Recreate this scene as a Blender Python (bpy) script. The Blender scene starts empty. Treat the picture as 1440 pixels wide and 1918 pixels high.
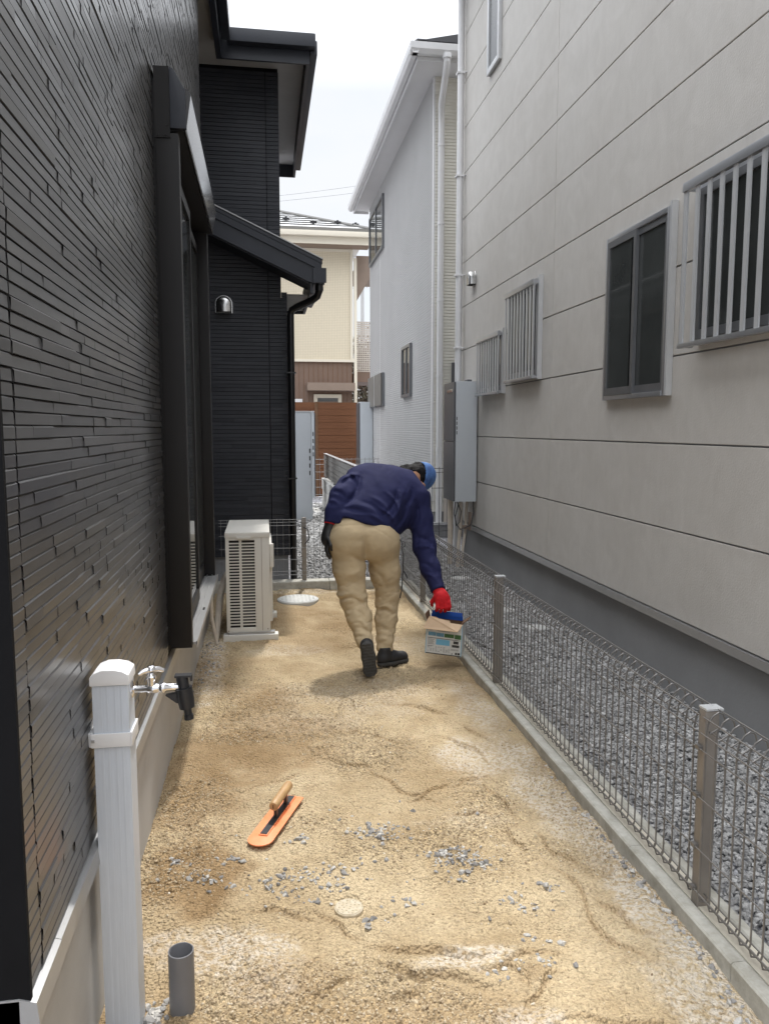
import bpy, bmesh, math, random
import numpy as np
from mathutils import Vector, Matrix

random.seed(7); rng = np.random.default_rng(11)
SC = bpy.context.scene
COL = SC.collection
PI = math.pi

# ------------------------------------------------------------------ camera
PITCH, YAW, EYE = math.radians(6.14), math.radians(8.85), 1.5
cam = bpy.data.cameras.new("camera")
cam.sensor_fit = 'VERTICAL'; cam.sensor_height = 36.0; cam.lens = 1450 / 1918 * 36
cam.clip_start = 0.05; cam.clip_end = 2000
co = bpy.data.objects.new("camera", cam); COL.objects.link(co)
Fv = Vector((math.sin(YAW) * math.cos(PITCH), math.cos(YAW) * math.cos(PITCH), -math.sin(PITCH)))
Rv = Vector((math.cos(YAW), -math.sin(YAW), 0)); Uv = Rv.cross(Fv)
co.matrix_world = Matrix(((Rv.x, Uv.x, -Fv.x, 0), (Rv.y, Uv.y, -Fv.y, 0), (Rv.z, Uv.z, -Fv.z, EYE), (0, 0, 0, 1)))
SC.camera = co

# ------------------------------------------------------------------ light
SUN_EL, SUN_AZ = math.radians(61), math.radians(14)      # azimuth from +Y towards +X
wd = bpy.data.worlds.new("World"); SC.world = wd; wd.use_nodes = True
nt = wd.node_tree; nt.nodes.clear()
out = nt.nodes.new('ShaderNodeOutputWorld'); bg = nt.nodes.new('ShaderNodeBackground')
sky = nt.nodes.new('ShaderNodeTexSky'); sky.sky_type = 'NISHITA'; sky.sun_disc = False
sky.sun_elevation = SUN_EL; sky.sun_rotation = SUN_AZ; sky.air_density = 1.0; sky.dust_density = 2.0
tc = nt.nodes.new('ShaderNodeTexCoord'); mp = nt.nodes.new('ShaderNodeMapping'); mp.inputs['Scale'].default_value = (1, 1, 2.2)
cn = nt.nodes.new('ShaderNodeTexNoise'); cn.inputs['Scale'].default_value = 2.6; cn.inputs['Detail'].default_value = 7; cn.inputs['Roughness'].default_value = .55
cr = nt.nodes.new('ShaderNodeValToRGB'); cr.color_ramp.elements[0].position = .33; cr.color_ramp.elements[1].position = .62
cr.color_ramp.elements[0].color = (.70, .70, .70, 1); cr.color_ramp.elements[1].color = (1, 1, 1, 1)
mx = nt.nodes.new('ShaderNodeMixRGB'); mx.inputs[2].default_value = (8.3, 8.6, 9.0, 1)
nt.links.new(tc.outputs['Generated'], mp.inputs['Vector']); nt.links.new(mp.outputs['Vector'], cn.inputs['Vector'])
nt.links.new(cn.outputs['Fac'], cr.inputs['Fac']); nt.links.new(cr.outputs['Color'], mx.inputs[0])
sp = nt.nodes.new('ShaderNodeSeparateXYZ'); nt.links.new(tc.outputs['Generated'], sp.inputs[0])
ov = nt.nodes.new('ShaderNodeMapRange'); ov.inputs['From Min'].default_value = .38; ov.inputs['From Max'].default_value = 1; ov.inputs['To Min'].default_value = 6.1; ov.inputs['To Max'].default_value = 38.0   # thin overcast is brighter overhead
nt.links.new(sp.outputs['Z'], ov.inputs['Value'])
tint = nt.nodes.new('ShaderNodeMixRGB'); tint.blend_type = 'MULTIPLY'; tint.inputs[0].default_value = 1; tint.inputs[1].default_value = (.975, 1, 1.035, 1)
nt.links.new(ov.outputs['Result'], tint.inputs[2]); nt.links.new(tint.outputs['Color'], mx.inputs[2])
nt.links.new(sky.outputs['Color'], mx.inputs[1]); nt.links.new(mx.outputs['Color'], bg.inputs['Color'])
bg.inputs['Strength'].default_value = 0.095
nt.links.new(bg.outputs['Background'], out.inputs['Surface'])
sl = bpy.data.lights.new("sun", 'SUN'); sl.energy = 2.0; sl.angle = math.radians(2.5); sl.color = (1, .965, .91)
so = bpy.data.objects.new("sun", sl); COL.objects.link(so)
sd = Vector((math.sin(SUN_AZ) * math.cos(SUN_EL), math.cos(SUN_AZ) * math.cos(SUN_EL), math.sin(SUN_EL)))
so.rotation_euler = sd.to_track_quat('Z', 'Y').to_euler(); so.location = (0, 0, 20)
SC.view_settings.view_transform = 'Standard'; SC.view_settings.look = 'None'
SC.view_settings.exposure = 0.75; SC.view_settings.gamma = 1

# ------------------------------------------------------------------ helpers
ORG = {}
def P3(a): return np.array(a, float)

def link(name, me, mat, parent=None, smooth=False):
    o = bpy.data.objects.new(name, me); COL.objects.link(o)
    if mat is not None: me.materials.append(mat)
    org = Vector((0, 0, 0))
    if parent is not None:
        o.parent = parent; org = ORG[parent.name]
        if org.length: me.transform(Matrix.Translation(-org))
    ORG[o.name] = org
    me.polygons.foreach_set('use_smooth', [bool(smooth)] * len(me.polygons))
    return o

def thing(name, label, cat, loc=(0, 0, 0), group=None):
    o = bpy.data.objects.new(name, None); COL.objects.link(o); o.location = loc
    o.empty_display_size = .1
    ORG[o.name] = Vector(loc); return tag(o, label, cat, group)

def tag(o, label, cat, group=None):
    o['label'] = label; o['category'] = cat
    if group: o['group'] = group
    return o

def raw_mesh(name, verts, faces, mat, parent=None, smooth=False, attrs=None):
    """fast mesh from numpy arrays; faces (n,k) with constant k"""
    me = bpy.data.meshes.new(name)
    verts = np.asarray(verts, np.float32); faces = np.asarray(faces, np.int32)
    n, k = faces.shape
    me.vertices.add(len(verts)); me.vertices.foreach_set('co', verts.ravel())
    me.loops.add(n * k); me.loops.foreach_set('vertex_index', faces.ravel())
    me.polygons.add(n); me.polygons.foreach_set('loop_start', np.arange(0, n * k, k, dtype=np.int32))
    me.polygons.foreach_set('loop_total', np.full(n, k, np.int32))
    me.update(calc_edges=True)
    for an, av in (attrs or {}).items():
        a = me.attributes.new(an, 'FLOAT', 'POINT'); a.data.foreach_set('value', np.asarray(av, np.float32))
    return link(name, me, mat, parent, smooth)

class MB:
    def __init__(s): s.v = []; s.f = []
    def add(s, vs, fs):
        b = len(s.v); s.v += [tuple(map(float, q)) for q in vs]; s.f += [tuple(b + i for i in f) for f in fs]; return s
    def box(s, x0, x1, y0, y1, z0, z1):
        return s.add([(x0, y0, z0), (x1, y0, z0), (x1, y1, z0), (x0, y1, z0), (x0, y0, z1), (x1, y0, z1), (x1, y1, z1), (x0, y1, z1)],
                     [(3, 2, 1, 0), (4, 5, 6, 7), (0, 1, 5, 4), (1, 2, 6, 5), (2, 3, 7, 6), (3, 0, 4, 7)])
    def obox(s, c, ax, ay, az, hx, hy, hz):
        c, ax, ay, az = map(P3, (c, ax, ay, az)); vs = []
        for k in (-1, 1):
            for a, b in ((-1, -1), (1, -1), (1, 1), (-1, 1)):
                vs.append(c + ax * hx * a + ay * hy * b + az * hz * k)
        return s.add(vs, [(3, 2, 1, 0), (4, 5, 6, 7), (0, 1, 5, 4), (1, 2, 6, 5), (2, 3, 7, 6), (3, 0, 4, 7)])
    def quad(s, a, b, c, d): return s.add([a, b, c, d], [(0, 1, 2, 3)])
    def prism(s, prof, axis, a, b):
        """closed 2D profile extruded along axis; prof in the two other axes, in order"""
        n = len(prof); vs = []
        for t in (a, b):
            for p, q in prof:
                vs.append({'x': (t, p, q), 'y': (p, t, q), 'z': (p, q, t)}[axis])
        fs = [(i, (i + 1) % n, n + (i + 1) % n, n + i) for i in range(n)] + [tuple(range(n))[::-1], tuple(range(n, 2 * n))]
        return s.add(vs, fs)
    def tube(s, pts, r, n=8, cap=True, closed=False):
        pts = [P3(p) for p in pts]; m = len(pts); rs = r if hasattr(r, '__len__') else [r] * m
        up = P3((0, 0, 1)); vs = []; prev = None
        for i in range(m):
            if closed: t = pts[(i + 1) % m] - pts[i - 1]
            else: t = pts[min(i + 1, m - 1)] - pts[max(i - 1, 0)]
            t = t / (np.linalg.norm(t) + 1e-12)
            if prev is None:
                a = np.cross(t, up)
                if np.linalg.norm(a) < 1e-3: a = np.cross(t, P3((1, 0, 0)))
            else: a = prev - t * np.dot(prev, t)
            a /= np.linalg.norm(a) + 1e-12; prev = a; b = np.cross(t, a)
            for k in range(n):
                w = 2 * PI * k / n; vs.append(pts[i] + (a * math.cos(w) + b * math.sin(w)) * rs[i])
        fs = []
        for i in range(m if closed else m - 1):
            j = (i + 1) % m
            for k in range(n): fs.append((i * n + k, i * n + (k + 1) % n, j * n + (k + 1) % n, j * n + k))
        if cap and not closed: fs += [tuple(range(n))[::-1], tuple((m - 1) * n + k for k in range(n))]
        return s.add(vs, fs)
    def lathe(s, base, axis, prof, n=20):
        """prof: list of (distance along axis, radius)"""
        axis = P3(axis); axis /= np.linalg.norm(axis); base = P3(base)
        a = np.cross(axis, (0, 0, 1)) if abs(axis[2]) < .9 else np.cross(axis, (1, 0, 0)); a /= np.linalg.norm(a); b = np.cross(axis, a)
        vs = []; m = len(prof)
        for h, r in prof:
            for k in range(n):
                w = 2 * PI * k / n; vs.append(base + axis * h + (a * math.cos(w) + b * math.sin(w)) * max(r, 1e-5))
        fs = [(i * n + k, i * n + (k + 1) % n, (i + 1) * n + (k + 1) % n, (i + 1) * n + k) for i in range(m - 1) for k in range(n)]
        fs += [tuple(range(n))[::-1], tuple((m - 1) * n + k for k in range(n))]
        return s.add(vs, fs)
    def build(s, name, mat, parent=None, smooth=False, bevel=0, angle=None, facet=False):
        me = bpy.data.meshes.new(name); me.from_pydata(s.v, [], s.f)
        bm = bmesh.new(); bm.from_mesh(me)
        bmesh.ops.recalc_face_normals(bm, faces=bm.faces)
        if bevel:
            es = [e for e in bm.edges if len(e.link_faces) == 2 and e.calc_face_angle(0) > .5]
            bmesh.ops.bevel(bm, geom=es, offset=bevel, segments=2, profile=.7, affect='EDGES', clamp_overlap=True)
        bm.to_mesh(me); bm.free()
        o = link(name, me, mat, parent, smooth or (bool(bevel) and not facet))
        if smooth or (bevel and not facet):
            me.set_sharp_from_angle(angle=math.radians(angle or (18 if bevel else 40)))
        return o

def arc(c, r, a0, a1, n, plane='xz'):
    res = []
    for i in range(n + 1):
        w = a0 + (a1 - a0) * i / n; p, q = math.cos(w) * r, math.sin(w) * r
        res.append({'xz': (c[0] + p, c[1], c[2] + q), 'yz': (c[0], c[1] + p, c[2] + q), 'xy': (c[0] + p, c[1] + q, c[2])}[plane])
    return res

# value noise for geometry
def vnoise(p, seed=0):
    p = np.asarray(p, float); i = np.floor(p).astype(np.int64); f = p - i; f = f * f * (3 - 2 * f); d = p.shape[-1]; tot = 0
    for c in range(2 ** d):
        w = 1.0; h = np.full(p.shape[:-1], seed * 7919 + 13, np.int64)
        for k in range(d):
            b = (c >> k) & 1; w = w * (f[..., k] if b else 1 - f[..., k])
            h = (h * 1103515245 + (i[..., k] + b) * (73856093, 19349663, 83492791)[k]) & 0x7fffffff
            h = (h ^ (h >> 13)) * 1274126177 & 0x7fffffff
        tot = tot + w * ((h ^ (h >> 16)) & 0xffff) / 65535.0
    return tot * 2 - 1
def fbm(p, o=4, seed=0, g=.5):
    p = np.asarray(p, float); s = 0; a = 1
    for k in range(o): s = s + a * vnoise(p * 2 ** k, seed + k); a *= g
    return s

# ------------------------------------------------------------------ materials
def mat(name, col, rough=.6, metal=0., spec=.5, var=0., vscale=4., col2=None, bump=0., bscale=200., bdist=.002, stretch=None, attr=None, acol=None, coat=0., rvar=0., detail=6):
    m = bpy.data.materials.new(name); m.use_nodes = True; t = m.node_tree; b = t.nodes['Principled BSDF']
    b.inputs['Base Color'].default_value = (*col, 1); b.inputs['Roughness'].default_value = rough
    b.inputs['Metallic'].default_value = metal; b.inputs['Specular IOR Level'].default_value = spec
    b.inputs['Coat Weight'].default_value = coat; b.inputs['Coat Roughness'].default_value = .2
    tcn = t.nodes.new('ShaderNodeTexCoord'); vec = tcn.outputs['Object']
    if stretch:
        mpn = t.nodes.new('ShaderNodeMapping'); mpn.inputs['Scale'].default_value = stretch
        t.links.new(vec, mpn.inputs['Vector']); vec = mpn.outputs['Vector']
    cs = None
    if var or col2:
        n = t.nodes.new('ShaderNodeTexNoise'); n.inputs['Scale'].default_value = vscale; n.inputs['Detail'].default_value = detail; n.inputs['Roughness'].default_value = .62
        t.links.new(vec, n.inputs['Vector'])
        r = t.nodes.new('ShaderNodeValToRGB'); r.color_ramp.elements[0].position = .3; r.color_ramp.elements[1].position = .7
        c2 = col2 or tuple(c * (1 - var) for c in col); c1 = col if col2 else tuple(min(1, c * (1 + var)) for c in col)
        r.color_ramp.elements[0].color = (*c2, 1); r.color_ramp.elements[1].color = (*c1, 1)
        t.links.new(n.outputs['Fac'], r.inputs['Fac']); cs = r.outputs['Color']
        if rvar:
            mr = t.nodes.new('ShaderNodeMapRange'); mr.inputs['To Min'].default_value = rough - rvar; mr.inputs['To Max'].default_value = rough + rvar
            t.links.new(n.outputs['Fac'], mr.inputs['Value']); t.links.new(mr.outputs['Result'], b.inputs['Roughness'])
    if attr:
        a = t.nodes.new('ShaderNodeAttribute'); a.attribute_name = attr
        x = t.nodes.new('ShaderNodeMixRGB'); x.inputs[2].default_value = (*acol, 1)
        if cs: t.links.new(cs, x.inputs[1])
        else: x.inputs[1].default_value = (*col, 1)
        t.links.new(a.outputs['Fac'], x.inputs[0]); cs = x.outputs['Color']
    if cs: t.links.new(cs, b.inputs['Base Color'])
    if bump:
        n2 = t.nodes.new('ShaderNodeTexNoise'); n2.inputs['Scale'].default_value = bscale; n2.inputs['Detail'].default_value = 4
        t.links.new(vec, n2.inputs['Vector'])
        bp = t.nodes.new('ShaderNodeBump'); bp.inputs['Strength'].default_value = bump; bp.inputs['Distance'].default_value = bdist
        t.links.new(n2.outputs['Fac'], bp.inputs['Height']); t.links.new(bp.outputs['Normal'], b.inputs['Normal'])
    return m

M = {}
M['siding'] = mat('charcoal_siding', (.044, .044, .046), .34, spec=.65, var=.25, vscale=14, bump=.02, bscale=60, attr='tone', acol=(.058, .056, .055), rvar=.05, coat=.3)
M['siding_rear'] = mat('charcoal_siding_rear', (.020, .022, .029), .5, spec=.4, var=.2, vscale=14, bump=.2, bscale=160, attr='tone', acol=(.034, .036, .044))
M['dark_metal'] = mat('dark_sash', (.0085, .0075, .0075), .45, spec=.3, var=.1, vscale=6)
M['box_metal'] = mat('shutter_box_metal', (.06, .06, .062), .10, spec=.7)
M['navy_trim'] = mat('navy_black_trim', (.018, .021, .030), .45, spec=.5, var=.12, vscale=5)
M['black_gloss'] = mat('black_pipe', (.008, .008, .009), .28, spec=.5)
M['black_matt'] = mat('flat_black', (.006, .006, .007), .85, spec=.15, var=.2, vscale=5)
M['soffit'] = mat('soffit_board', (.40, .395, .39), .8, var=.06, vscale=6)
M['foundation'] = mat('plaster_foundation', (.47, .46, .445), .85, var=.08, vscale=3, bump=.3, bscale=120, bdist=.001)
M['found_grey'] = mat('grey_mortar_foundation', (.26, .26, .262), .85, var=.08, vscale=2.5, bump=.4, bscale=60, bdist=.002)
M['flash'] = mat('drip_flashing', (.40, .40, .40), .35, metal=.6, var=.06, vscale=6)
M['alu'] = mat('aluminium_frame', (.46, .47, .49), .36, metal=.75, var=.06, vscale=9)
M['alu_dark'] = mat('grey_aluminium_sash', (.20, .205, .215), .38, metal=.6, var=.06, vscale=9)
M['alu_white'] = mat('pale_aluminium', (.60, .61, .62), .4, metal=.4, var=.04, vscale=9)
M['glass'] = mat('dark_window_glass', (.05, .054, .053), .04, spec=.5, var=.3, vscale=1.2)
M['glass_frost'] = mat('frosted_glass', (.10, .105, .11), .25, spec=.5, var=.15, vscale=3)
M['screen'] = mat('insect_screen', (.011, .011, .012), .5, spec=.3, var=.1, vscale=40)
M['steel'] = mat('stainless_hood', (.55, .54, .53), .22, metal=1, var=.15, vscale=5, rvar=.06, stretch=(1, 1, 6))
M['chrome'] = mat('chrome', (.80, .80, .82), .06, metal=1)
M['cream_plastic'] = mat('cream_enamel', (.66, .64, .59), .42, var=.04, vscale=5)
M['slot'] = mat('slot_shadow', (.02, .018, .016), .8)
M['concrete'] = mat('kerb_concrete', (.52, .505, .455), .9, var=.13, vscale=14, col2=(.30, .285, .24), bump=.5, bscale=140, bdist=.002)
M['conc_block'] = mat('pale_concrete', (.40, .395, .38), .9, var=.1, vscale=5, bump=.3, bscale=120)
M['wire'] = mat('fence_wire', (.19, .18, .17), .36, metal=.45, var=.1, vscale=30)
M['post'] = mat('fence_post_paint', (.26, .235, .21), .42, metal=.3, var=.12, vscale=8)
M['wire_dark'] = mat('rear_fence_wire', (.22, .215, .21), .4, metal=.4)
M['white_pvc'] = mat('white_pvc', (.74, .74, .75), .4, var=.03, vscale=6)
M['post_pvc'] = mat('pale_blue_grey_pvc', (.56, .60, .66), .42, var=.04, vscale=30, stretch=(6, 6, .4))
M['grey_pvc'] = mat('grey_pvc', (.155, .155, .165), .38, var=.08, vscale=9, bump=.05, bscale=300)
M['black_plastic'] = mat('black_plastic', (.014, .014, .016), .42)
M['lid'] = mat('cement_grey_lid', (.52, .52, .50), .7, var=.06, vscale=20)
M['lid_dusty'] = mat('sand_dusted_lid', (.52, .46, .36), .85, col2=(.40, .33, .22), vscale=60)
M['heater_grey'] = mat('pale_grey_steel', (.50, .53, .56), .42, var=.03, vscale=3)
M['heater_dark'] = mat('dark_grey_steel', (.085, .088, .095), .4, var=.05, vscale=3)
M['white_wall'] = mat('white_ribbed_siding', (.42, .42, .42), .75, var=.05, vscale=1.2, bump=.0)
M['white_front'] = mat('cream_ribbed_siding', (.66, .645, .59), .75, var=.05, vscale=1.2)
M['white_trim'] = mat('white_trim', (.64, .64, .645), .5, var=.03, vscale=3)
M['roof_dark'] = mat('dark_roof', (.05, .05, .055), .6, var=.1, vscale=4)
M['tan_fabric'] = mat('khaki_cotton', (.48, .375, .235), .9, spec=.2, var=.08, vscale=9, bump=.25, bscale=500, bdist=.001)
M['navy'] = mat('navy_jersey', (.016, .018, .060), .8, spec=.15, var=.12, vscale=9, bump=.25, bscale=500, bdist=.001)
M['shoe'] = mat('black_shoe', (.018, .018, .02), .6, var=.2, vscale=30, bump=.3, bscale=250)
M['sole'] = mat('grey_rubber_sole', (.05, .048, .045), .8, var=.25, vscale=40, bump=.6, bscale=90, bdist=.003)
M['skin'] = mat('skin', (.42, .22, .13), .55, spec=.4, var=.06, vscale=20)
M['hair'] = mat('black_hair', (.008, .007, .007), .7, spec=.15, var=.3, vscale=60, bump=.8, bscale=160, bdist=.004)
M['cap'] = mat('blue_cap', (.09, .22, .50), .75, col2=(.035, .075, .22), vscale=16, bump=.2, bscale=300)
M['red'] = mat('red_glove', (.50, .012, .018), .75, spec=.25, var=.15, vscale=40, bump=.5, bscale=420, bdist=.001)
M['black_glove'] = mat('black_rubber_glove', (.012, .011, .012), .5, var=.2, vscale=30)
M['orange'] = mat('orange_plastic', (.84, .22, .07), .45, col2=(.76, .30, .14), vscale=18, bump=.05, bscale=200)
M['wood'] = mat('ash_handle', (.56, .36, .17), .5, col2=(.33, .19, .085), vscale=22, stretch=(1, .25, 1))
M['tool_steel'] = mat('blackened_steel', (.07, .07, .075), .35, metal=.6)
M['card'] = mat('carton_inside', (.52, .37, .24), .8, var=.06, vscale=12)
M['card_dark'] = mat('carton_brown', (.16, .085, .045), .85, var=.1, vscale=12)
M['print_white'] = mat('carton_print_white', (.60, .60, .58), .5, var=.05, vscale=30)
M['print_blue'] = mat('carton_print_blue', (.015, .09, .42), .5)
M['print_lblue'] = mat('carton_print_light_blue', (.16, .42, .60), .5)
M['print_green'] = mat('carton_print_green', (.045, .13, .04), .5, var=.4, vscale=90)
M['print_sky'] = mat('carton_print_sky', (.12, .27, .38), .5, var=.3, vscale=70)
M['print_dark'] = mat('carton_print_dark', (.035, .035, .035), .5)
M['tape'] = mat('beige_pipe_tape', (.55, .48, .40), .6, var=.12, vscale=14)
M['brown_fence'] = mat('brown_wood_board', (.19, .075, .028), .65, col2=(.14, .052, .02), vscale=3, stretch=(.5, .5, 12))
M['slat_grey'] = mat('grey_brown_slat', (.15, .145, .135), .55, var=.08, vscale=6)
M['brown_panel'] = mat('brown_siding', (.16, .105, .078), .7, var=.06, vscale=2)
M['awn'] = mat('taupe_awning', (.22, .165, .13), .6, var=.05, vscale=4)
M['cream_trim'] = mat('cream_trim', (.66, .61, .51), .6)
M['leaf'] = mat('dark_leaves', (.06, .065, .035), .7, col2=(.09, .05, .035), vscale=3)
M['bark'] = mat('bark', (.08, .06, .045), .9)
M['cable'] = mat('cable', (.05, .05, .055), .6)
M['wire_far'] = mat('overhead_cable', (.30, .31, .33), .7)
M['lattice'] = mat('taupe_lattice', (.52, .47, .42), .7)

def tile_mat(name, col, mortar, bw, bh, axis='x'):
    m = bpy.data.materials.new(name); m.use_nodes = True; t = m.node_tree; b = t.nodes['Principled BSDF']
    tcn = t.nodes.new('ShaderNodeTexCoord'); sx = t.nodes.new('ShaderNodeSeparateXYZ'); cb = t.nodes.new('ShaderNodeCombineXYZ')
    t.links.new(tcn.outputs['Object'], sx.inputs[0]); t.links.new(sx.outputs['X' if axis == 'x' else 'Y'], cb.inputs['X']); t.links.new(sx.outputs['Z'], cb.inputs['Y'])
    br = t.nodes.new('ShaderNodeTexBrick'); br.offset = 0; br.inputs['Scale'].default_value = 1
    br.inputs['Brick Width'].default_value = bw; br.inputs['Row Height'].default_value = bh; br.inputs['Mortar Size'].default_value = .005
    br.inputs['Color1'].default_value = (*col, 1); br.inputs['Color2'].default_value = (*[c * .95 for c in col], 1); br.inputs['Mortar'].default_value = (*mortar, 1)
    t.links.new(cb.outputs[0], br.inputs['Vector']); t.links.new(br.outputs['Color'], b.inputs['Base Color']); b.inputs['Roughness'].default_value = .7
    return m
M['cream_tile'] = tile_mat('cream_tile_siding', (.64, .57, .44), (.50, .44, .33), .045, .045)

def panel_mat():
    """pale stone-look wall panels: faint cloudy mottling and sparse fine pits"""
    m = bpy.data.materials.new('pale_stone_panel'); m.use_nodes = True; t = m.node_tree; b = t.nodes['Principled BSDF']
    tcn = t.nodes.new('ShaderNodeTexCoord'); v = tcn.outputs['Object']
    n1 = t.nodes.new('ShaderNodeTexNoise'); n1.inputs['Scale'].default_value = 5; n1.inputs['Detail'].default_value = 8; n1.inputs['Roughness'].default_value = .65; n1.inputs['Distortion'].default_value = .8
    n2 = t.nodes.new('ShaderNodeTexNoise'); n2.inputs['Scale'].default_value = 1.1; n2.inputs['Detail'].default_value = 3
    for n in (n1, n2): t.links.new(v, n.inputs['Vector'])
    r1 = t.nodes.new('ShaderNodeValToRGB'); r1.color_ramp.elements[0].position = .35; r1.color_ramp.elements[1].position = .68
    r1.color_ramp.elements[0].color = (.53, .51, .48, 1); r1.color_ramp.elements[1].color = (.585, .565, .535, 1)
    t.links.new(n1.outputs['Fac'], r1.inputs['Fac'])
    x = t.nodes.new('ShaderNodeMixRGB'); x.blend_type = 'MULTIPLY'; x.inputs[0].default_value = .35
    r2 = t.nodes.new('ShaderNodeValToRGB'); r2.color_ramp.elements[0].position = .35; r2.color_ramp.elements[1].position = .65
    r2.color_ramp.elements[0].color = (.86, .84, .82, 1); r2.color_ramp.elements[1].color = (1, 1, 1, 1)
    t.links.new(n2.outputs['Fac'], r2.inputs['Fac']); t.links.new(r1.outputs['Color'], x.inputs[1]); t.links.new(r2.outputs['Color'], x.inputs[2])
    mp5 = t.nodes.new('ShaderNodeMapping'); mp5.inputs['Scale'].default_value = (26, 26, 3.5); n5 = t.nodes.new('ShaderNodeTexNoise'); n5.inputs['Scale'].default_value = 1; n5.inputs['Detail'].default_value = 6; n5.inputs['Roughness'].default_value = .7
    t.links.new(v, mp5.inputs['Vector']); t.links.new(mp5.outputs['Vector'], n5.inputs['Vector'])
    r5 = t.nodes.new('ShaderNodeValToRGB'); r5.color_ramp.elements[0].position = .3; r5.color_ramp.elements[1].position = .7; r5.color_ramp.elements[0].color = (.95, .947, .94, 1); r5.color_ramp.elements[1].color = (1, 1, 1, 1)
    x5 = t.nodes.new('ShaderNodeMixRGB'); x5.blend_type = 'MULTIPLY'; x5.inputs[0].default_value = 1; t.links.new(n5.outputs['Fac'], r5.inputs['Fac']); t.links.new(x.outputs['Color'], x5.inputs[1]); t.links.new(r5.outputs['Color'], x5.inputs[2])
    t.links.new(x5.outputs['Color'], b.inputs['Base Color']); b.inputs['Roughness'].default_value = .55; b.inputs['Specular IOR Level'].default_value = .4
    n3 = t.nodes.new('ShaderNodeTexNoise'); n3.inputs['Scale'].default_value = 90; n3.inputs['Detail'].default_value = 5; t.links.new(v, n3.inputs['Vector'])
    bp = t.nodes.new('ShaderNodeBump'); bp.inputs['Strength'].default_value = .4; bp.inputs['Distance'].default_value = .003
    t.links.new(n3.outputs['Fac'], bp.inputs['Height']); t.links.new(bp.outputs['Normal'], b.inputs['Normal'])
    return m
M['panel'] = panel_mat()

def sand_mat():
    m = bpy.data.materials.new('decomposed_granite'); m.use_nodes = True; t = m.node_tree; b = t.nodes['Principled BSDF']
    N = t.nodes.new; L = t.links.new
    v = N('ShaderNodeTexCoord').outputs['Object']
    vo = N('ShaderNodeTexVoronoi'); vo.inputs['Scale'].default_value = 135; L(v, vo.inputs['Vector'])
    vo2 = N('ShaderNodeTexVoronoi'); vo2.inputs['Scale'].default_value = 85; L(v, vo2.inputs['Vector'])
    no = N('ShaderNodeTexNoise'); no.inputs['Scale'].default_value = 2.4; no.inputs['Detail'].default_value = 6; no.inputs['Roughness'].default_value = .6; L(v, no.inputs['Vector'])
    r = N('ShaderNodeValToRGB'); e = r.color_ramp.elements
    e[0].position = .34; e[0].color = (.385, .288, .17, 1); e[1].position = .66; e[1].color = (.56, .45, .295, 1)
    L(no.outputs['Fac'], r.inputs['Fac'])
    # per-grain value
    sp = N('ShaderNodeSeparateColor'); L(vo.outputs['Color'], sp.inputs[0])
    g = N('ShaderNodeValToRGB'); e = g.color_ramp.elements
    e[0].position = 0; e[0].color = (.45, .42, .40, 1); e[1].position = 1; e[1].color = (1.25, 1.22, 1.15, 1)
    k = e.new(.15); k.color = (.8, .8, .8, 1); k = e.new(.85); k.color = (1.02, 1.02, 1.0, 1)
    L(sp.outputs[0], g.inputs['Fac'])
    mu = N('ShaderNodeMixRGB'); mu.blend_type = 'MULTIPLY'; a3 = N('ShaderNodeAttribute'); a3.attribute_name = 'pressed'; gm = N('ShaderNodeMapRange'); gm.inputs['To Min'].default_value = 1; gm.inputs['To Max'].default_value = .45; L(a3.outputs['Fac'], gm.inputs['Value']); L(gm.outputs['Result'], mu.inputs[0]); L(r.outputs['Color'], mu.inputs[1]); L(g.outputs['Color'], mu.inputs[2])
    a1 = N('ShaderNodeAttribute'); a1.attribute_name = 'dust'; a2 = N('ShaderNodeAttribute'); a2.attribute_name = 'damp_and_shade'
    n4 = N('ShaderNodeTexNoise'); n4.inputs['Scale'].default_value = 60; n4.inputs['Detail'].default_value = 5; L(v, n4.inputs['Vector'])
    mm = N('ShaderNodeMath'); mm.operation = 'MULTIPLY'; mr = N('ShaderNodeMapRange'); mr.inputs['From Min'].default_value = .38; mr.inputs['From Max'].default_value = .58
    L(n4.outputs['Fac'], mr.inputs['Value']); L(a1.outputs['Fac'], mm.inputs[0]); L(mr.outputs['Result'], mm.inputs[1])
    d = N('ShaderNodeMixRGB'); d.inputs[2].default_value = (.60, .53, .435, 1); L(mm.outputs[0], d.inputs[0]); L(mu.outputs['Color'], d.inputs[1])
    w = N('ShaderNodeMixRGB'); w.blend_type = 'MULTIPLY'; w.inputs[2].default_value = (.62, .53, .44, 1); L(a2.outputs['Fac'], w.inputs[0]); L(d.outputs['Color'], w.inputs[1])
    L(w.outputs['Color'], b.inputs['Base Color']); b.inputs['Roughness'].default_value = .95; b.inputs['Specular IOR Level'].default_value = .15
    ad = N('ShaderNodeMath'); ad.operation = 'MULTIPLY_ADD'; ad.inputs[1].default_value = 1.6; L(vo2.outputs['Distance'], ad.inputs[0]); L(vo.outputs['Distance'], ad.inputs[2])
    bp = N('ShaderNodeBump'); bp.invert = True; bp.inputs['Strength'].default_value = 1; bp.inputs['Distance'].default_value = .006
    L(ad.outputs[0], bp.inputs['Height']); L(bp.outputs['Normal'], b.inputs['Normal'])
    return m
M['sand'] = sand_mat()

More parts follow.
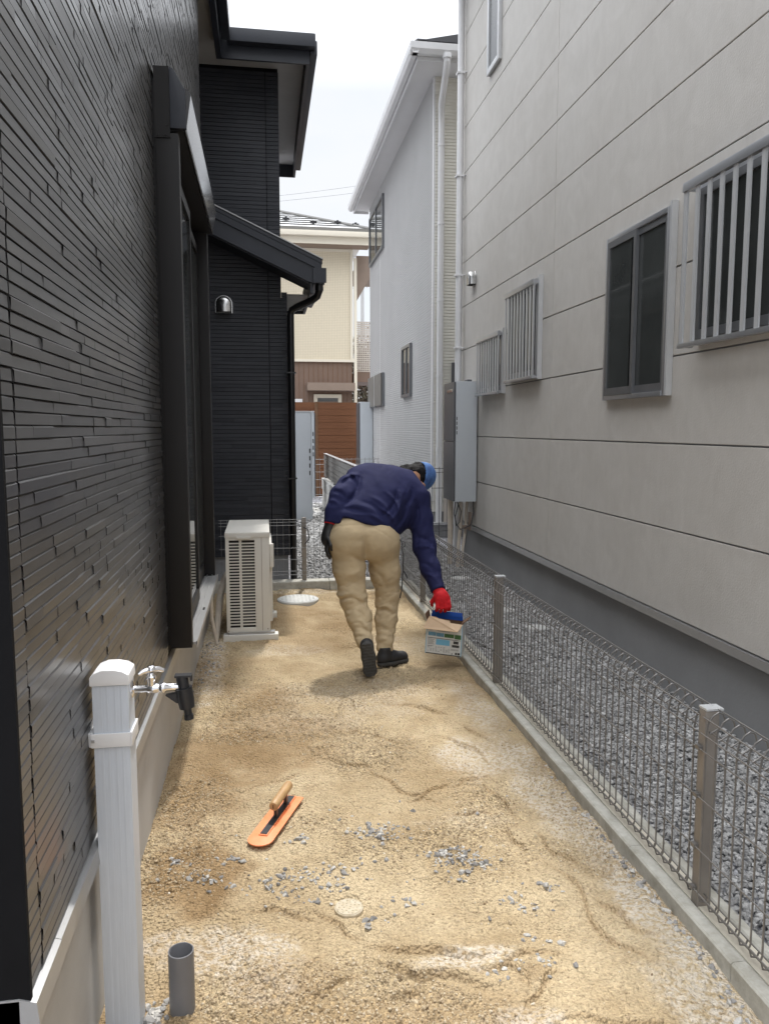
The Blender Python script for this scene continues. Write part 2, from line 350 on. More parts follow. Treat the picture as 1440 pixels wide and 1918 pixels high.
def grain_mat(name, stops, rough=.9):
    m = bpy.data.materials.new(name); m.use_nodes = True; t = m.node_tree; b = t.nodes['Principled BSDF']
    a = t.nodes.new('ShaderNodeAttribute'); a.attribute_name = 'tone'
    r = t.nodes.new('ShaderNodeValToRGB'); e = r.color_ramp.elements
    e[0].position = stops[0][0]; e[0].color = (*stops[0][1], 1); e[1].position = stops[-1][0]; e[1].color = (*stops[-1][1], 1)
    for p, c in stops[1:-1]: k = e.new(p); k.color = (*c, 1)
    t.links.new(a.outputs['Fac'], r.inputs['Fac'])
    n = t.nodes.new('ShaderNodeTexNoise'); n.inputs['Scale'].default_value = 150; tcn = t.nodes.new('ShaderNodeTexCoord'); t.links.new(tcn.outputs['Object'], n.inputs['Vector'])
    x = t.nodes.new('ShaderNodeMixRGB'); x.blend_type = 'MULTIPLY'; x.inputs[0].default_value = .45
    t.links.new(r.outputs['Color'], x.inputs[1]); t.links.new(n.outputs['Fac'], x.inputs[2]); t.links.new(x.outputs['Color'], b.inputs['Base Color'])
    b.inputs['Roughness'].default_value = rough; b.inputs['Specular IOR Level'].default_value = .25
    return m
M['gravel'] = grain_mat('crushed_grey_gravel', [(0, (.27, .266, .262)), (.5, (.36, .355, .348)), (.85, (.45, .444, .436)), (1, (.58, .57, .56))])
M['grain'] = grain_mat('sand_grain', [(0, (.22, .15, .085)), (.3, (.47, .36, .23)), (.75, (.62, .51, .355)), (1, (.78, .71, .60))])
M['chip'] = grain_mat('grey_stone_chip', [(0, (.25, .24, .23)), (.5, (.42, .405, .385)), (1, (.66, .63, .58))])

def ground_mat():
    m = bpy.data.materials.new('gravel_ground'); m.use_nodes = True; t = m.node_tree; b = t.nodes['Principled BSDF']
    v = t.nodes.new('ShaderNodeTexCoord').outputs['Object']
    vo = t.nodes.new('ShaderNodeTexVoronoi'); vo.inputs['Scale'].default_value = 45; t.links.new(v, vo.inputs['Vector'])
    sp = t.nodes.new('ShaderNodeSeparateColor'); t.links.new(vo.outputs['Color'], sp.inputs[0])
    r = t.nodes.new('ShaderNodeValToRGB'); r.color_ramp.elements[0].color = (.13, .13, .145, 1); r.color_ramp.elements[1].color = (.46, .46, .48, 1)
    t.links.new(sp.outputs[0], r.inputs['Fac']); t.links.new(r.outputs['Color'], b.inputs['Base Color']); b.inputs['Roughness'].default_value = .9
    bp = t.nodes.new('ShaderNodeBump'); bp.invert = True; bp.inputs['Strength'].default_value = .8; bp.inputs['Distance'].default_value = .012
    t.links.new(vo.outputs['Distance'], bp.inputs['Height']); t.links.new(bp.outputs['Normal'], b.inputs['Normal'])
    return m
M['ground'] = ground_mat()

# ------------------------------------------------------------------ ground
def structure(o): o['kind'] = 'structure'; return o
def stuff(o): o['kind'] = 'stuff'; return o
mb = MB(); mb.quad((-400, -400, -.09), (400, -400, -.09), (400, 400, -.09), (-400, 400, -.09))
structure(mb.build('ground', M['ground']))
mb = MB(); mb.quad((1.38, -3, -.02), (9, -3, -.02), (9, 60, -.02), (1.38, 60, -.02)); mb.quad((-30, 7.33, -.02), (1.38, 7.33, -.02), (1.38, 60, -.02), (-30, 60, -.02))
structure(mb.build('gravel_bed', M['ground']))

SAND_X0, SAND_X1, SAND_Y1 = -.46, 1.24, 7.2
DUST = [  # x, y, rx, ry, strength : pale cement dust
    (.54, 1.98, .13, .045, 1.0), (.63, 1.73, .10, .05, 1.), (.60, 1.62, .05, .12, 1.), (-.12, 2.12, .17, .07, .9), (.0, 2.0, .1, .1, .7), (-.22, 2.2, .16, .06, .8),
    (.72, 2.75, .16, .07, .25), (.95, 3.35, .16, .2, .8), (1.12, 3.0, .09, .5, .9), (1.16, 2.2, .08, .6, 1.), (1.14, 1.6, .12, .35, .8), (1.1, 4.0, .09, .4, .7),
    (.6, 4.2, .3, .3, .35), (.35, 4.3, .3, .2, .4), (-.36, 4.9, .10, .7, .9), (-.40, 5.6, .08, .5, .8), (.15, 5.15, .25, .12, .5), (.9, 5.1, .25, .3, .35), (-.3, 1.7, .12, .12, .8), (.2, 3.9, .3, .15, .3), (.5, 7.1, .8, .06, .6)]
CREASE = [  # trowel strokes and footprints: x0, y0, x1, y1, depth, width
    (0.143, 2.246, 0.249, 2.152, 0.01, 0.014), (0.332, 2.058, 0.577, 2.035, 0.016, 0.016), (0.327, 1.975, 0.566, 1.932, 0.016, 0.018), (0.109, 1.866, 0.215, 1.964, 0.012, 0.014), (0.506, 3.226, 0.603, 2.989, 0.01, 0.016), (0.854, 2.634, 0.906, 2.524, 0.012, 0.012), (0.972, 2.585, 1.062, 2.424, 0.01, 0.012), (0.978, 3.661, 1.078, 3.514, 0.009, 0.014), (0.828, 3.534, 0.97, 3.34, 0.01, 0.016), (0.713, 2.784, 0.852, 2.779, 0.009, 0.012), (0.888, 2.984, 0.976, 2.795, 0.008, 0.013), (0.658, 1.959, 0.677, 1.863, 0.01, 0.012), (0.663, 1.801, 0.783, 1.881, 0.012, 0.014), (0.304, 1.888, 0.394, 1.902, 0.01, 0.014), (0.08, 1.891, 0.12, 2.043, 0.01, 0.018), (-0.027, 2.294, 0.097, 2.231, 0.008, 0.014), (0.582, 3.006, 0.744, 3.061, 0.008, 0.014), (0.805, 3.051, 0.934, 3.144, 0.008, 0.014), (0.936, 2.319, 1.059, 1.986, 0.012, 0.013), (1.054, 2.171, 1.121, 2.016, 0.01, 0.012), (0.569, 1.973, 0.781, 1.965, 0.01, 0.012), (0.7, 4.05, 0.88, 3.85, 0.009, 0.018), (0.45, 3.75, 0.62, 3.55, 0.009, 0.018), (0.2, 3.35, 0.42, 3.3, 0.008, 0.016), (-0.1, 3.15, 0.12, 3.2, 0.007, 0.015), (0.3, 1.62, 0.55, 1.66, 0.012, 0.016), (0.75, 1.7, 1.0, 1.62, 0.01, 0.016)]
CREASE = [(a - (c - a) * .35, b - (d - b) * .35, c + (c - a) * .35, d + (d - b) * .35, e, f) for a, b, c, d, e, f in CREASE]
def seg_dist(x, y, s):
    ax, ay, bx, by = s[:4]; dx, dy = bx - ax, by - ay
    t = np.clip(((x - ax) * dx + (y - ay) * dy) / (dx * dx + dy * dy), 0, 1)
    wob = .05 * np.sin(t * 3.1 + ax * 9) + .018 * np.sin(t * 11 + ay * 7)
    px, py = ax + t * dx - dy * wob * 2, ay + t * dy + dx * wob * 2
    side = (x - px) * (-dy) + (y - py) * dx
    return np.hypot(x - px, y - py), np.sign(side), t
def trowelled(x, y):
    """1 where the trowel has already pressed the sand smooth"""
    p = np.stack([x, y], -1); return np.clip(1.9 * (fbm(p * 2.3, 3, 31) + .12 + .3 * np.clip((x - .25) * 1.6, -1, 1)) + .25, 0, 1)
def sand_h(x, y):
    p = np.stack([x, y], -1)
    h = .014 * fbm(p * 2.6, 3, 1) + .009 * fbm(p * 8, 3, 5)
    lump = 1 - trowelled(x, y)
    h = h + (.0016 + .0050 * lump) * fbm(p * 40, 3, 9, .7)
    h = h + .004 * (1 - np.abs(fbm(p * 5.5, 3, 21))) - .004
    for s in CREASE:
        d, sg, t = seg_dist(x, y, s); w = s[5]; taper = np.clip(3 * np.minimum(t, 1 - t), 0, 1)
        # a little cliff left by the trowel or a heel: steep towards the yard's near end, fading away behind
        sdv = d * sg * (1 if s[2] >= s[0] else -1)
        h = h + 1.25 * s[4] * taper / (1 + np.exp(-np.clip(sdv / .0022, -30, 30))) * np.exp(-np.maximum(sdv, 0) / (6 * w)) - .5 * s[4] * taper * np.exp(-((d - .3 * w) / w) ** 2) * (sg * (1 if s[2] >= s[0] else -1) < 0)
    # sand piled a little against the pipe and water post, lower by the outdoor unit
    h = h + .012 * np.exp(-((x - .0) ** 2 / .1 + (y - 2.35) ** 2 / .02)) + .014 * np.exp(-((x - 1.19) / .04) ** 2) * (.5 + .5 * fbm(np.stack([y * 3, y * 0 + 2], -1), 2, 3))
    # hollow lids are left clear of sand
    h = np.where((x - .243) ** 2 + (y - 2.29) ** 2 < .0028, -.012, h)
    return h
def axis_steps(a, b, s): return np.linspace(a, b, max(2, int(round((b - a) / s)) + 1))
xs = axis_steps(SAND_X0, SAND_X1, .0075)
ys = np.concatenate([axis_steps(-1.5, 1.2, .06)[:-1], axis_steps(1.2, 3.4, .0075)[:-1], axis_steps(3.4, 5.2, .013)[:-1], axis_steps(5.2, SAND_Y1, .02)])
X, Y = np.meshgrid(xs, ys)
Hh = sand_h(X, Y)
def quads(nx, ny):
    i = np.arange(ny - 1)[:, None] * nx + np.arange(nx - 1)[None]; i = i.ravel()
    return np.stack([i, i + 1, i + nx + 1, i + nx], 1)
dust = np.zeros_like(X); nz = fbm(np.stack([X, Y], -1) * 9, 4, 77)
for (a, b, rx, ry, s) in DUST:
    q = ((X - a) / rx) ** 2 + ((Y - b) / ry) ** 2; dust = np.maximum(dust, s * np.clip(1.5 - q + nz * .7, 0, 1))
cut_shade = np.zeros_like(X)
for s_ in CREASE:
    d_, sg_, t_ = seg_dist(X, Y, s_); v_ = d_ * sg_ * (1 if s_[2] >= s_[0] else -1); cut_shade = np.maximum(cut_shade, np.exp(-((v_ + .001) / .0065) ** 2) * np.clip(4 * np.minimum(t_, 1 - t_) + .1, 0, 1))
damp_and_shade = np.clip(.9 * fbm(np.stack([X, Y], -1) * 1.9, 4, 55) + .15, 0, 1) * .75
for (a, b, rx, ry, s) in [(-.25, 2.55, .18, .3, .9), (-.3, 3.3, .2, .6, .7), (.0, 3.6, .35, .5, .7), (.1, 6.2, .5, .7, .6), (.3, 5.4, .4, .3, .5), (.05, 1.95, .15, .12, .6), (.25, 1.75, .2, .06, .7), (.7, 1.9, .08, .04, .5)]:
    q = ((X - a) / rx) ** 2 + ((Y - b) / ry) ** 2; damp_and_shade = np.maximum(damp_and_shade, s * np.clip(1.3 - q + nz * .5, 0, 1))
damp_and_shade = np.maximum(damp_and_shade, .6 * cut_shade)                  # shade in the cuts painted on as darker sand
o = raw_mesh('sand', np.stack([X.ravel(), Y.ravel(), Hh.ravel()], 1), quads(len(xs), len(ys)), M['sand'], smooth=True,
             attrs={'dust': dust.ravel(), 'damp_and_shade': damp_and_shade.ravel(), 'pressed': trowelled(X, Y).ravel()}); structure(o)

# rocks -------------------------------------------------------------
def ico():
    bm = bmesh.new(); bmesh.ops.create_icosphere(bm, subdivisions=1, radius=1)
    v = np.array([q.co[:] for q in bm.verts]); f = np.array([[q.index for q in p.verts] for p in bm.faces]); bm.free(); return v, f
ICO = ico()
OCT = (np.array([(1, 0, 0), (-1, 0, 0), (0, 1, 0), (0, -1, 0), (0, 0, 1), (0, 0, -1)], float),
       np.array([(0, 2, 4), (2, 1, 4), (1, 3, 4), (3, 0, 4), (2, 0, 5), (1, 2, 5), (3, 1, 5), (0, 3, 5)]))
def scatter(name, pos, size, base, mat_, kind_stuff=True, flat=.7, tone=None, jag=.28):
    bv, bf = base; n = len(pos); k = len(bv)
    v = bv[None] * (1 + jag * rng.standard_normal((n, k, 1))).clip(.5, 1.6)
    v = v * (rng.uniform(.65, 1.3, (n, 1, 3)))
    a = rng.uniform(0, 2 * PI, (n, 1)); b = rng.uniform(-.5, .5, (n, 1)) * 1.6
    x, y, z = v[..., 0], v[..., 1], v[..., 2] * flat
    y, z = y * np.cos(b) - z * np.sin(b), y * np.sin(b) + z * np.cos(b)
    x, y = x * np.cos(a) - y * np.sin(a), x * np.sin(a) + y * np.cos(a)
    v = np.stack([x, y, z], -1) * size[:, None, None] + pos[:, None, :]
    f = bf[None] + (np.arange(n) * k)[:, None, None]
    t = rng.uniform(0, 1, n) if tone is None else tone
    o = raw_mesh(name, v.reshape(-1, 3), f.reshape(-1, 3), mat_, attrs={'tone': np.repeat(t, k)})
    return stuff(o) if kind_stuff else o
def jgrid(x0, x1, y0, y1, s):
    gx, gy = np.meshgrid(np.arange(x0, x1, s), np.arange(y0, y1, s)); p = np.stack([gx.ravel(), gy.ravel()], 1)
    return p + rng.uniform(-.5, .5, p.shape) * s
p1 = jgrid(1.385, 2.26, .5, 4.5, .0148); p2 = jgrid(1.385, 2.26, 4.5, 10.2, .022)
p3 = jgrid(-.3, 1.385, 7.35, 10.4, .03); p4 = jgrid(.3, 2.3, 10.4, 15.5, .05)
p3 = p3[~((p3[:, 0] < .3) & (p3[:, 1] > 7.57))]
pp = np.concatenate([p1, p2, p3, p4]); sz = np.concatenate([np.full(len(p1), .0096), np.full(len(p2), .0138), np.full(len(p3), .018), np.full(len(p4), .03)]) * rng.uniform(.65, 1.35, len(pp))
zz = rng.uniform(-.008, .006, len(pp)) + .006 * fbm(pp * 5, 2, 8)
scatter('gravel', np.column_stack([pp, zz]), sz, ICO, M['gravel'])
# coarse grains on the sand
gp = np.column_stack([rng.uniform(-.44, 1.235, 60000), 1.3 + 3.2 * rng.uniform(0, 1, 60000) ** 1.5])
keep = rng.uniform(0, 1, len(gp)) > .15 + .8 * trowelled(gp[:, 0], gp[:, 1])
keep &= (gp[:, 0] - .243) ** 2 + (gp[:, 1] - 2.29) ** 2 > .003
gp = gp[keep]
scatter('sand_grains', np.column_stack([gp, sand_h(gp[:, 0], gp[:, 1]) + .0008]), rng.uniform(.0015, .0037, len(gp)) * rng.choice([1, 1, 1, 1.6], len(gp)), ICO, M['grain'], flat=.85, jag=.15, tone=np.clip(rng.normal(.5, .17, len(gp)), 0, 1))
# grey chips lying loose on the sand, in the clusters the yard shows
cl = [(-0.325, 2.603, 0.045, 0.03, 12), (-0.25, 2.52, 0.045, 0.03, 12), (-0.189, 2.477, 0.045, 0.03, 12), (-0.017, 2.417, 0.045, 0.03, 12), (0.048, 2.375, 0.045, 0.03, 12), (0.08, 2.486, 0.045, 0.03, 12), (0.139, 2.329, 0.045, 0.03, 12), (0.148, 2.467, 0.045, 0.03, 12), (0.22, 2.397, 0.045, 0.03, 12), (0.241, 2.506, 0.045, 0.03, 12), (0.338, 2.715, 0.045, 0.03, 12), (0.407, 2.662, 0.045, 0.03, 12), (0.454, 2.75, 0.045, 0.03, 12), (0.425, 2.285, 0.045, 0.03, 12), (0.646, 2.398, 0.045, 0.03, 12), (0.308, 2.191, 0.045, 0.03, 12), (0.766, 2.232, 0.045, 0.03, 12), (0.813, 2.201, 0.045, 0.03, 12), (-0.138, 2.61, 0.045, 0.03, 12), (0.099, 2.69, 0.045, 0.03, 12), (0.756, 1.932, 0.045, 0.03, 12), (0.801, 2.039, 0.045, 0.03, 12), (0.66, 1.93, 0.045, 0.03, 12), (0.9, 2.3, 0.045, 0.03, 12), (0.66, 2.51, 0.09, 0.06, 90), (0.72, 2.46, 0.05, 0.03, 25), (0.62, 2.55, 0.06, 0.02, 30), (0.05, 2.45, 0.25, 0.06, 60), (0.39, 2.69, 0.09, 0.04, 45), (-0.32, 1.86, 0.035, 0.06, 190), (-0.28, 1.83, 0.045, 0.025, 150), (-0.3, 1.93, 0.02, 0.04, 60), (1.205, 2.2, 0.018, 0.8, 130), (1.2, 1.6, 0.03, 0.3, 70), (0.4, 2.5, 0.6, 0.5, 40), (-0.37, 5.1, 0.06, 0.5, 140)]
cp = np.concatenate([np.column_stack([rng.normal(a, rx * .6, n), rng.normal(b, ry * .6, n)]) for a, b, rx, ry, n in cl])
cp = cp[(cp[:, 0] > -.43) & (cp[:, 0] < 1.225) & ((cp[:, 0] - .243) ** 2 + (cp[:, 1] - 2.29) ** 2 > .0034)]
cs = rng.uniform(.003, .0075, len(cp)) * rng.choice([1, 1, 1, 1.3, 1.7], len(cp))
scatter('stone_chips', np.column_stack([cp, sand_h(cp[:, 0], cp[:, 1]) + cs * .25]), cs, ICO, M['chip'])

# ------------------------------------------------------------------ dark house on the left
WX = -.425                                             # outer face of the near siding
house = thing('dark_house', 'black house with thin ledge-stone siding along the left side of the yard', 'house', (-.425, 3.4, 0))
def ledge_siding(name, mat_, plane, u0, u1, z0, z1, row, lmin, lmax, flip, parent, holes=(), joints=()):
    """courses of small stone-like bricks standing proud by different amounts; plane('y' or 'x', coordinate); u runs along the wall"""
    V = []; F = []; T = []
    nr = int((z1 - z0) / row); stops = sorted([u0, u1, *joints])
    for r in range(nr):
        a = z0 + r * row; b = a + row * .97
        runs = [(stops[si] + (.004 if si else 0), stops[si + 1] - (.004 if si < len(stops) - 2 else 0)) for si in range(len(stops) - 1)]
        for h in holes:                                   # courses stop cleanly at an opening
            if b > h[2] and a < h[3]: runs = [q for (p0, p1) in runs for q in (((p0, min(p1, h[0])), (max(p0, h[1]), p1)) if p0 < h[1] and p1 > h[0] else ((p0, p1),)) if q[1] - q[0] > .002]
        for u, ue in runs:
            while u < ue - 1e-4:
                L = random.uniform(lmin, lmax); w = min(u + L, ue)
                if ue - w < lmin * .5: w = ue
                if True:
                    d = random.choice((.0006, .0010, .0015, .0020, .0030)); d0 = d + random.uniform(-.0008, .0012); d1 = d + random.uniform(-.0008, .0012); tl = random.uniform(-.0010, .0010)
                    e = .0040
                    q = [(u, d0, a), (w - .0004, d1, a), (w - .0004, d1 + tl, b - e), (u, d0 + tl, b - e), (u + .0006, d0 + tl - .0042, b), (w - .001, d1 + tl - .0042, b), (u, -.01, a), (w - .0004, -.01, a), (u, -.01, b), (w - .0004, -.01, b)]
                    base = len(V); V += q; T += [random.random()] * 10
                    F += [(base, base + 1, base + 2, base + 3), (base + 3, base + 2, base + 5, base + 4), (base + 4, base + 5, base + 9, base + 8), (base + 6, base + 7, base + 1, base), (base + 6, base, base + 4, base + 8), (base + 1, base + 7, base + 9, base + 5)]
                u = w
    V = np.array(V); W = np.empty_like(V)
    if plane[0] == 'x': W[:, 0] = plane[1] + V[:, 1]; W[:, 1] = V[:, 0]
    else: W[:, 1] = plane[1] - V[:, 1]; W[:, 0] = V[:, 0]
    W[:, 2] = V[:, 2]; F = np.array(F)
    if plane[0] == 'x': F = F[:, ::-1]
    return raw_mesh(name, W, F, mat_, parent, attrs={'tone': T})
WALL_Y0, WALL_Y1 = 1.36, 6.17
SH0, SH1 = 3.40, 5.10                                   # shuttered window along y
mb = MB(); mb.box(-6, WX - .004, WALL_Y0 + .004, WALL_Y1, .5, 5.6); mb.box(-6, -.95, WALL_Y1, 7.6, .3, 5.6)
wall = mb.build('wall', M['black_matt'], house)
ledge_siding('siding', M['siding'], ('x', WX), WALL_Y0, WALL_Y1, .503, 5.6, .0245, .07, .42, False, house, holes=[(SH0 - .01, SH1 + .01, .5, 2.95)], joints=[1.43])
part_boxes = MB(); part_boxes.box(-3.0, WX + .004, WALL_Y0 - .012, WALL_Y0 - .001, -.05, 5.6); part_boxes.build('end_wall_shade', M['black_matt'], house)  # flat black sheet: deep shade of the near end wall put into colour
mb = MB(); mb.box(-6, -.44, 1.375, WALL_Y1, -.05, .45); mb.build('foundation', M['foundation'], house)
mb = MB()
mb.prism([(-.50, .452), (-.416, .452), (-.411, .447), (-.408, .451), (-.412, .492), (-.44, .501), (-.50, .501)], 'y', 1.52, WALL_Y1 + .02)
mb.prism([(-.50, .452), (-.416, .452), (-.4105, .4465), (-.407, .451), (-.411, .492), (-.44, .501), (-.50, .501)], 'y', 1.345, 1.518)
mb.box(-3, -.44, 1.345, 1.40, .452, .498)
mb.build('drip_flashing', M['flash'], house)

# shuttered sliding window
win = MB()
win.box(-.43, -.415, SH0 + .01, SH1 - .01, .56, 2.9)
win = win.build('shutter_window', M['dark_metal'], house)
def part(name, m, parent, *boxes, bevel=.0):
    b = MB()
    for q in boxes: b.box(*q)
    return b.build(name, m, parent, bevel=bevel)
part('side_frame', M['dark_metal'], win, (-.4145, -.322, SH0, SH0 + .055, .545, 2.70), bevel=.003)
part('side_frame', M['dark_metal'], win, (-.4145, -.322, SH1 - .055, SH1, .545, 2.70), bevel=.003)
b = MB(); b.prism([(-.4145, 2.957), (-.345, 2.947), (-.300, 2.88), (-.302, 2.715), (-.4145, 2.705)], 'y', SH0 + .012, SH1 + .02)
sbx = b.build('shutter_box', M['dark_metal'], win)
b = MB(); b.prism([(-.299, 2.885), (-.272, 2.868), (-.2695, 2.855), (-.290, 2.722), (-.294, 2.716), (-.299, 2.716)], 'y', SH0 + .012, SH1 + .03); b.build('box_face', M['box_metal'], sbx)
b = MB(); b.prism([(-.352, 2.953), (-.338, 2.950), (-.332, 2.944), (-.291, 2.868), (-.288, 2.718), (-.352, 2.718)], 'y', SH0 - .006, SH0 + .011)
b.build('box_end_cap', M['navy_trim'], win, bevel=.002)
b = MB(); b.box(-.4145, -.353, SH0 - .004, SH0 + .011, 2.68, 2.956)
for yy, zz2 in ((-.403, 2.69), (-.375, 2.69), (-.363, 2.73)): b.lathe((yy, SH0 - .003, zz2), (0, -1, 0), [(0, .006), (.003, .005)], 10)
b.build('frame_cap', M['dark_metal'], win)
part('guide_rail', M['alu_dark'], win, (-.372, -.366, SH0 + .056, SH0 + .062, .60, 2.69), (-.345, -.338, SH0 + .056, SH0 + .061, .60, 2.69))
sill = part('sill', M['flash'], win, (-.4145, -.306, SH0 + .056, SH1 - .03, .545, .556), (-.310, -.304, SH0 + .056, SH1 - .03, .53, .560), (-.342, -.338, SH0 + .06, SH1 - .056, .556, .564), (-.372, -.368, SH0 + .06, SH1 - .056, .556, .566), (-.398, -.394, SH0 + .06, SH1 - .056, .556, .572))
part('drain_slot', M['slot'], sill, (-.328, -.318, 4.08, 4.12, .555, .561))
for y0, y1, x in ((SH0 + .058, 4.27, -.368), (4.22, SH1 - .058, -.395)):
    s_ = part('sash', M['dark_metal'], win, (x - .012, x + .012, y0, y0 + .04, .575, 2.62), (x - .012, x + .012, y1 - .04, y1, .575, 2.62), (x - .012, x + .012, y0 + .04, y1 - .04, .575, .64), (x - .012, x + .012, y0 + .04, y1 - .04, 2.57, 2.62))
    part('pane', M['glass'], s_, (x - .004, x + .004, y0 + .04, y1 - .04, .64, 2.57))

# rear wing of the same house, its wall square to the yard
RY = 7.6
mb = MB(); mb.box(-6, .185, RY + .005, 9.9, .3, 4.86); mb.box(.185, .235, RY + .005, 8.45, .3, 2.74)
rear = mb.build('rear_wall', M['black_matt'], house)
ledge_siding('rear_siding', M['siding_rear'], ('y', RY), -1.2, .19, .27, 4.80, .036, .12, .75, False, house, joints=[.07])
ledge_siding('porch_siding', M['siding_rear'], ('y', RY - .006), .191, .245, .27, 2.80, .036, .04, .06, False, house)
part('rear_foundation', M['found_grey'], house, (-6, .23, RY + .02, 9.9, -.05, .262))
part('rear_flashing', M['navy_trim'], house, (-1.2, .243, RY - .012, RY + .02, .262, .275))
# eaves: the long one over the recess and the return over the rear wing
roof = MB()
roof.add([(-6, 7.14, 4.87), (.46, 7.14, 4.87), (.46, 10.25, 4.87), (-6, 10.25, 4.87), (-6, 8.7, 5.42), (-1.1, 8.7, 5.42)], [(0, 1, 5, 4), (1, 2, 5), (2, 3, 4, 5), (3, 2, 1, 0), (0, 4, 3)])
roof.prism([(-6, 4.87), (-.27, 4.87), (-6, 5.9)], 'y', 6.18, 7.14)
for k in range(5): roof.box(-.2, .40 - .09 * k, 7.16 + .06 * k, 7.18 + .06 * k, 4.88 + .03 * k, 4.91 + .03 * k)
roof = roof.build('roof', M['navy_trim'], house)
part('soffit', M['soffit'], roof, (-6, .42, 7.18, 10.2, 4.80, 4.812), (-6, -.31, 6.19, 7.18, 4.80, 4.812))
part('fascia', M['navy_trim'], roof, (-.30, .45, 7.13, 7.158, 4.655, 4.84), (.425, .452, 7.158, 10.24, 4.655, 4.84), (-.345, -.30, 6.19, 7.158, 4.655, 4.84), (.19, .425, 10.21, 10.24, 4.655, 4.84))
part('gutter', M['navy_trim'], roof, (-.25, .50, 7.04, 7.125, 4.76, 4.87), (.455, .52, 7.125, 10.2, 4.73, 4.85), (-.295, -.22, 6.19, 7.04, 4.76, 4.87), bevel=.012)
# porch roof: single slope falling to the right
def rake(x): return 3.46 - (x + .40) * .455
pr = MB(); pr.prism([(-1.4, rake(-1.4)), (.555, rake(.555)), (.555, rake(.555) - .035), (-1.4, rake(-1.4) - .035)], 'y', 7.225, 8.72)
pr = pr.build('porch_roof', M['navy_trim'], house)
b = MB(); b.prism([(-1.4, rake(-1.4) + .012), (.56, rake(.56) + .012), (.56, rake(.56) + .002), (-1.4, rake(-1.4) + .002)], 'y', 7.215, 7.25); b.build('roof_edge_trim', M['flash'], pr)
b = MB(); b.prism([(-1.4, rake(-1.4) - .036), (.50, rake(.50) - .036), (.50, rake(.50) - .23), (.44, rake(.44) - .25), (-1.4, rake(-1.4) - .25)], 'y', 7.245, 7.268)
b.prism([(-1.4, rake(-1.4) - .036), (.55, rake(.55) - .036), (.55, rake(.55) - .10), (-1.4, rake(-1.4) - .10)], 'y', 7.23, 7.244); b.build('rake_board', M['navy_trim'], pr)
b = MB(); b.prism([(-1.4, rake(-1.4) - .252), (.44, rake(.44) - .252), (.44, rake(.44) - .262), (-1.4, rake(-1.4) - .262)], 'y', 7.27, 7.60); b.build('rake_soffit', M['navy_trim'], pr)
part('eave_soffit', M['soffit'], pr, (.246, .445, 7.60, 8.60, 2.765, 2.775))
part('eave_fascia', M['navy_trim'], pr, (.446, .47, 7.27, 8.62, 2.735, 2.97), (.236, .446, 8.6, 8.62, 2.735, 2.80))
b = MB(); b.prism([(.472, 2.90), (.482, 2.82), (.545, 2.81), (.575, 2.86), (.58, 2.935), (.57, 2.935), (.563, 2.87), (.54, 2.83), (.49, 2.835), (.482, 2.90)], 'y', 7.22, 8.66)
b.box(.47, .59, 7.215, 7.23, 2.82, 2.95); b.build('porch_gutter', M['navy_trim'], pr)
dp = MB(); dp.tube([(.53, 7.29, 2.83), (.53, 7.29, 2.76), (.515, 7.32, 2.715), (.47, 7.36, 2.685), (.33, 7.44, 2.63), (.285, 7.46, 2.605), (.272, 7.47, 2.56), (.272, 7.47, .0)], .033, 14)
dp.lathe((.53, 7.29, 2.76), (0, 0, 1), [(0, .038), (.05, .038), (.055, .05), (.085, .05)], 14)
for zz2 in (1.02, 2.02): dp.box(.23, .315, 7.435, 7.60, zz2, zz2 + .012)
dp.build('downpipe', M['black_gloss'], house, smooth=True)

def vent_hood(parent, c, nrm, s=.075, name='vent_hood'):
    """round-topped stainless hood on a wall; nrm = outward axis"""
    c = P3(c); n = P3(nrm); n /= np.linalg.norm(n); u = np.cross((0, 0, 1), n); z = P3((0, 0, 1))
    b = MB(); V = []; rows = 7; seg = 12; pts = []
    prof = [(-1, -1.05)] + [(-math.cos(PI * i / seg), math.sin(PI * i / seg)) for i in range(seg + 1)] + [(1, -1.05)]
    for j in range(rows + 1):
        w = PI / 2 * j / rows; dep = math.sin(w) * s * .95; k = math.cos(w) ** .55 if j < rows else .35
        for (p, q) in prof:
            q2 = q if q < 0 else q * (.35 + .65 * k); V.append(c + u * p * s * (.72 + .28 * k) + z * q2 * s + n * (.004 + dep))
    m = len(prof)
    F = [(j * m + i, j * m + i + 1, (j + 1) * m + i + 1, (j + 1) * m + i) for j in range(rows) for i in range(m - 1)]
    F.append(tuple(rows * m + i for i in range(m)))
    b.add(V, F); h = b.build(name, M['steel'], parent, smooth=True, angle=60)
    b = MB(); vs = [c + u * p * s * 1.12 + z * q * s * 1.1 + n * .003 for p, q in prof]
    vs2 = [v + n * .004 for v in vs]; b.add(vs + vs2, [tuple(range(m, 2 * m)), *[(i, (i + 1) % m, m + (i + 1) % m, m + i) for i in range(m)]])
    b.build('rim', M['steel'], h)
    b = MB(); b.obox(c - z * s * 1.0 + n * s * .45, u, n, z, s * .8, s * .42, .004); b.build('grille', M['slot'], h)
    return h
vent_hood(house, (-.345, RY - .010, 2.665), (0, -1, 0), .072)

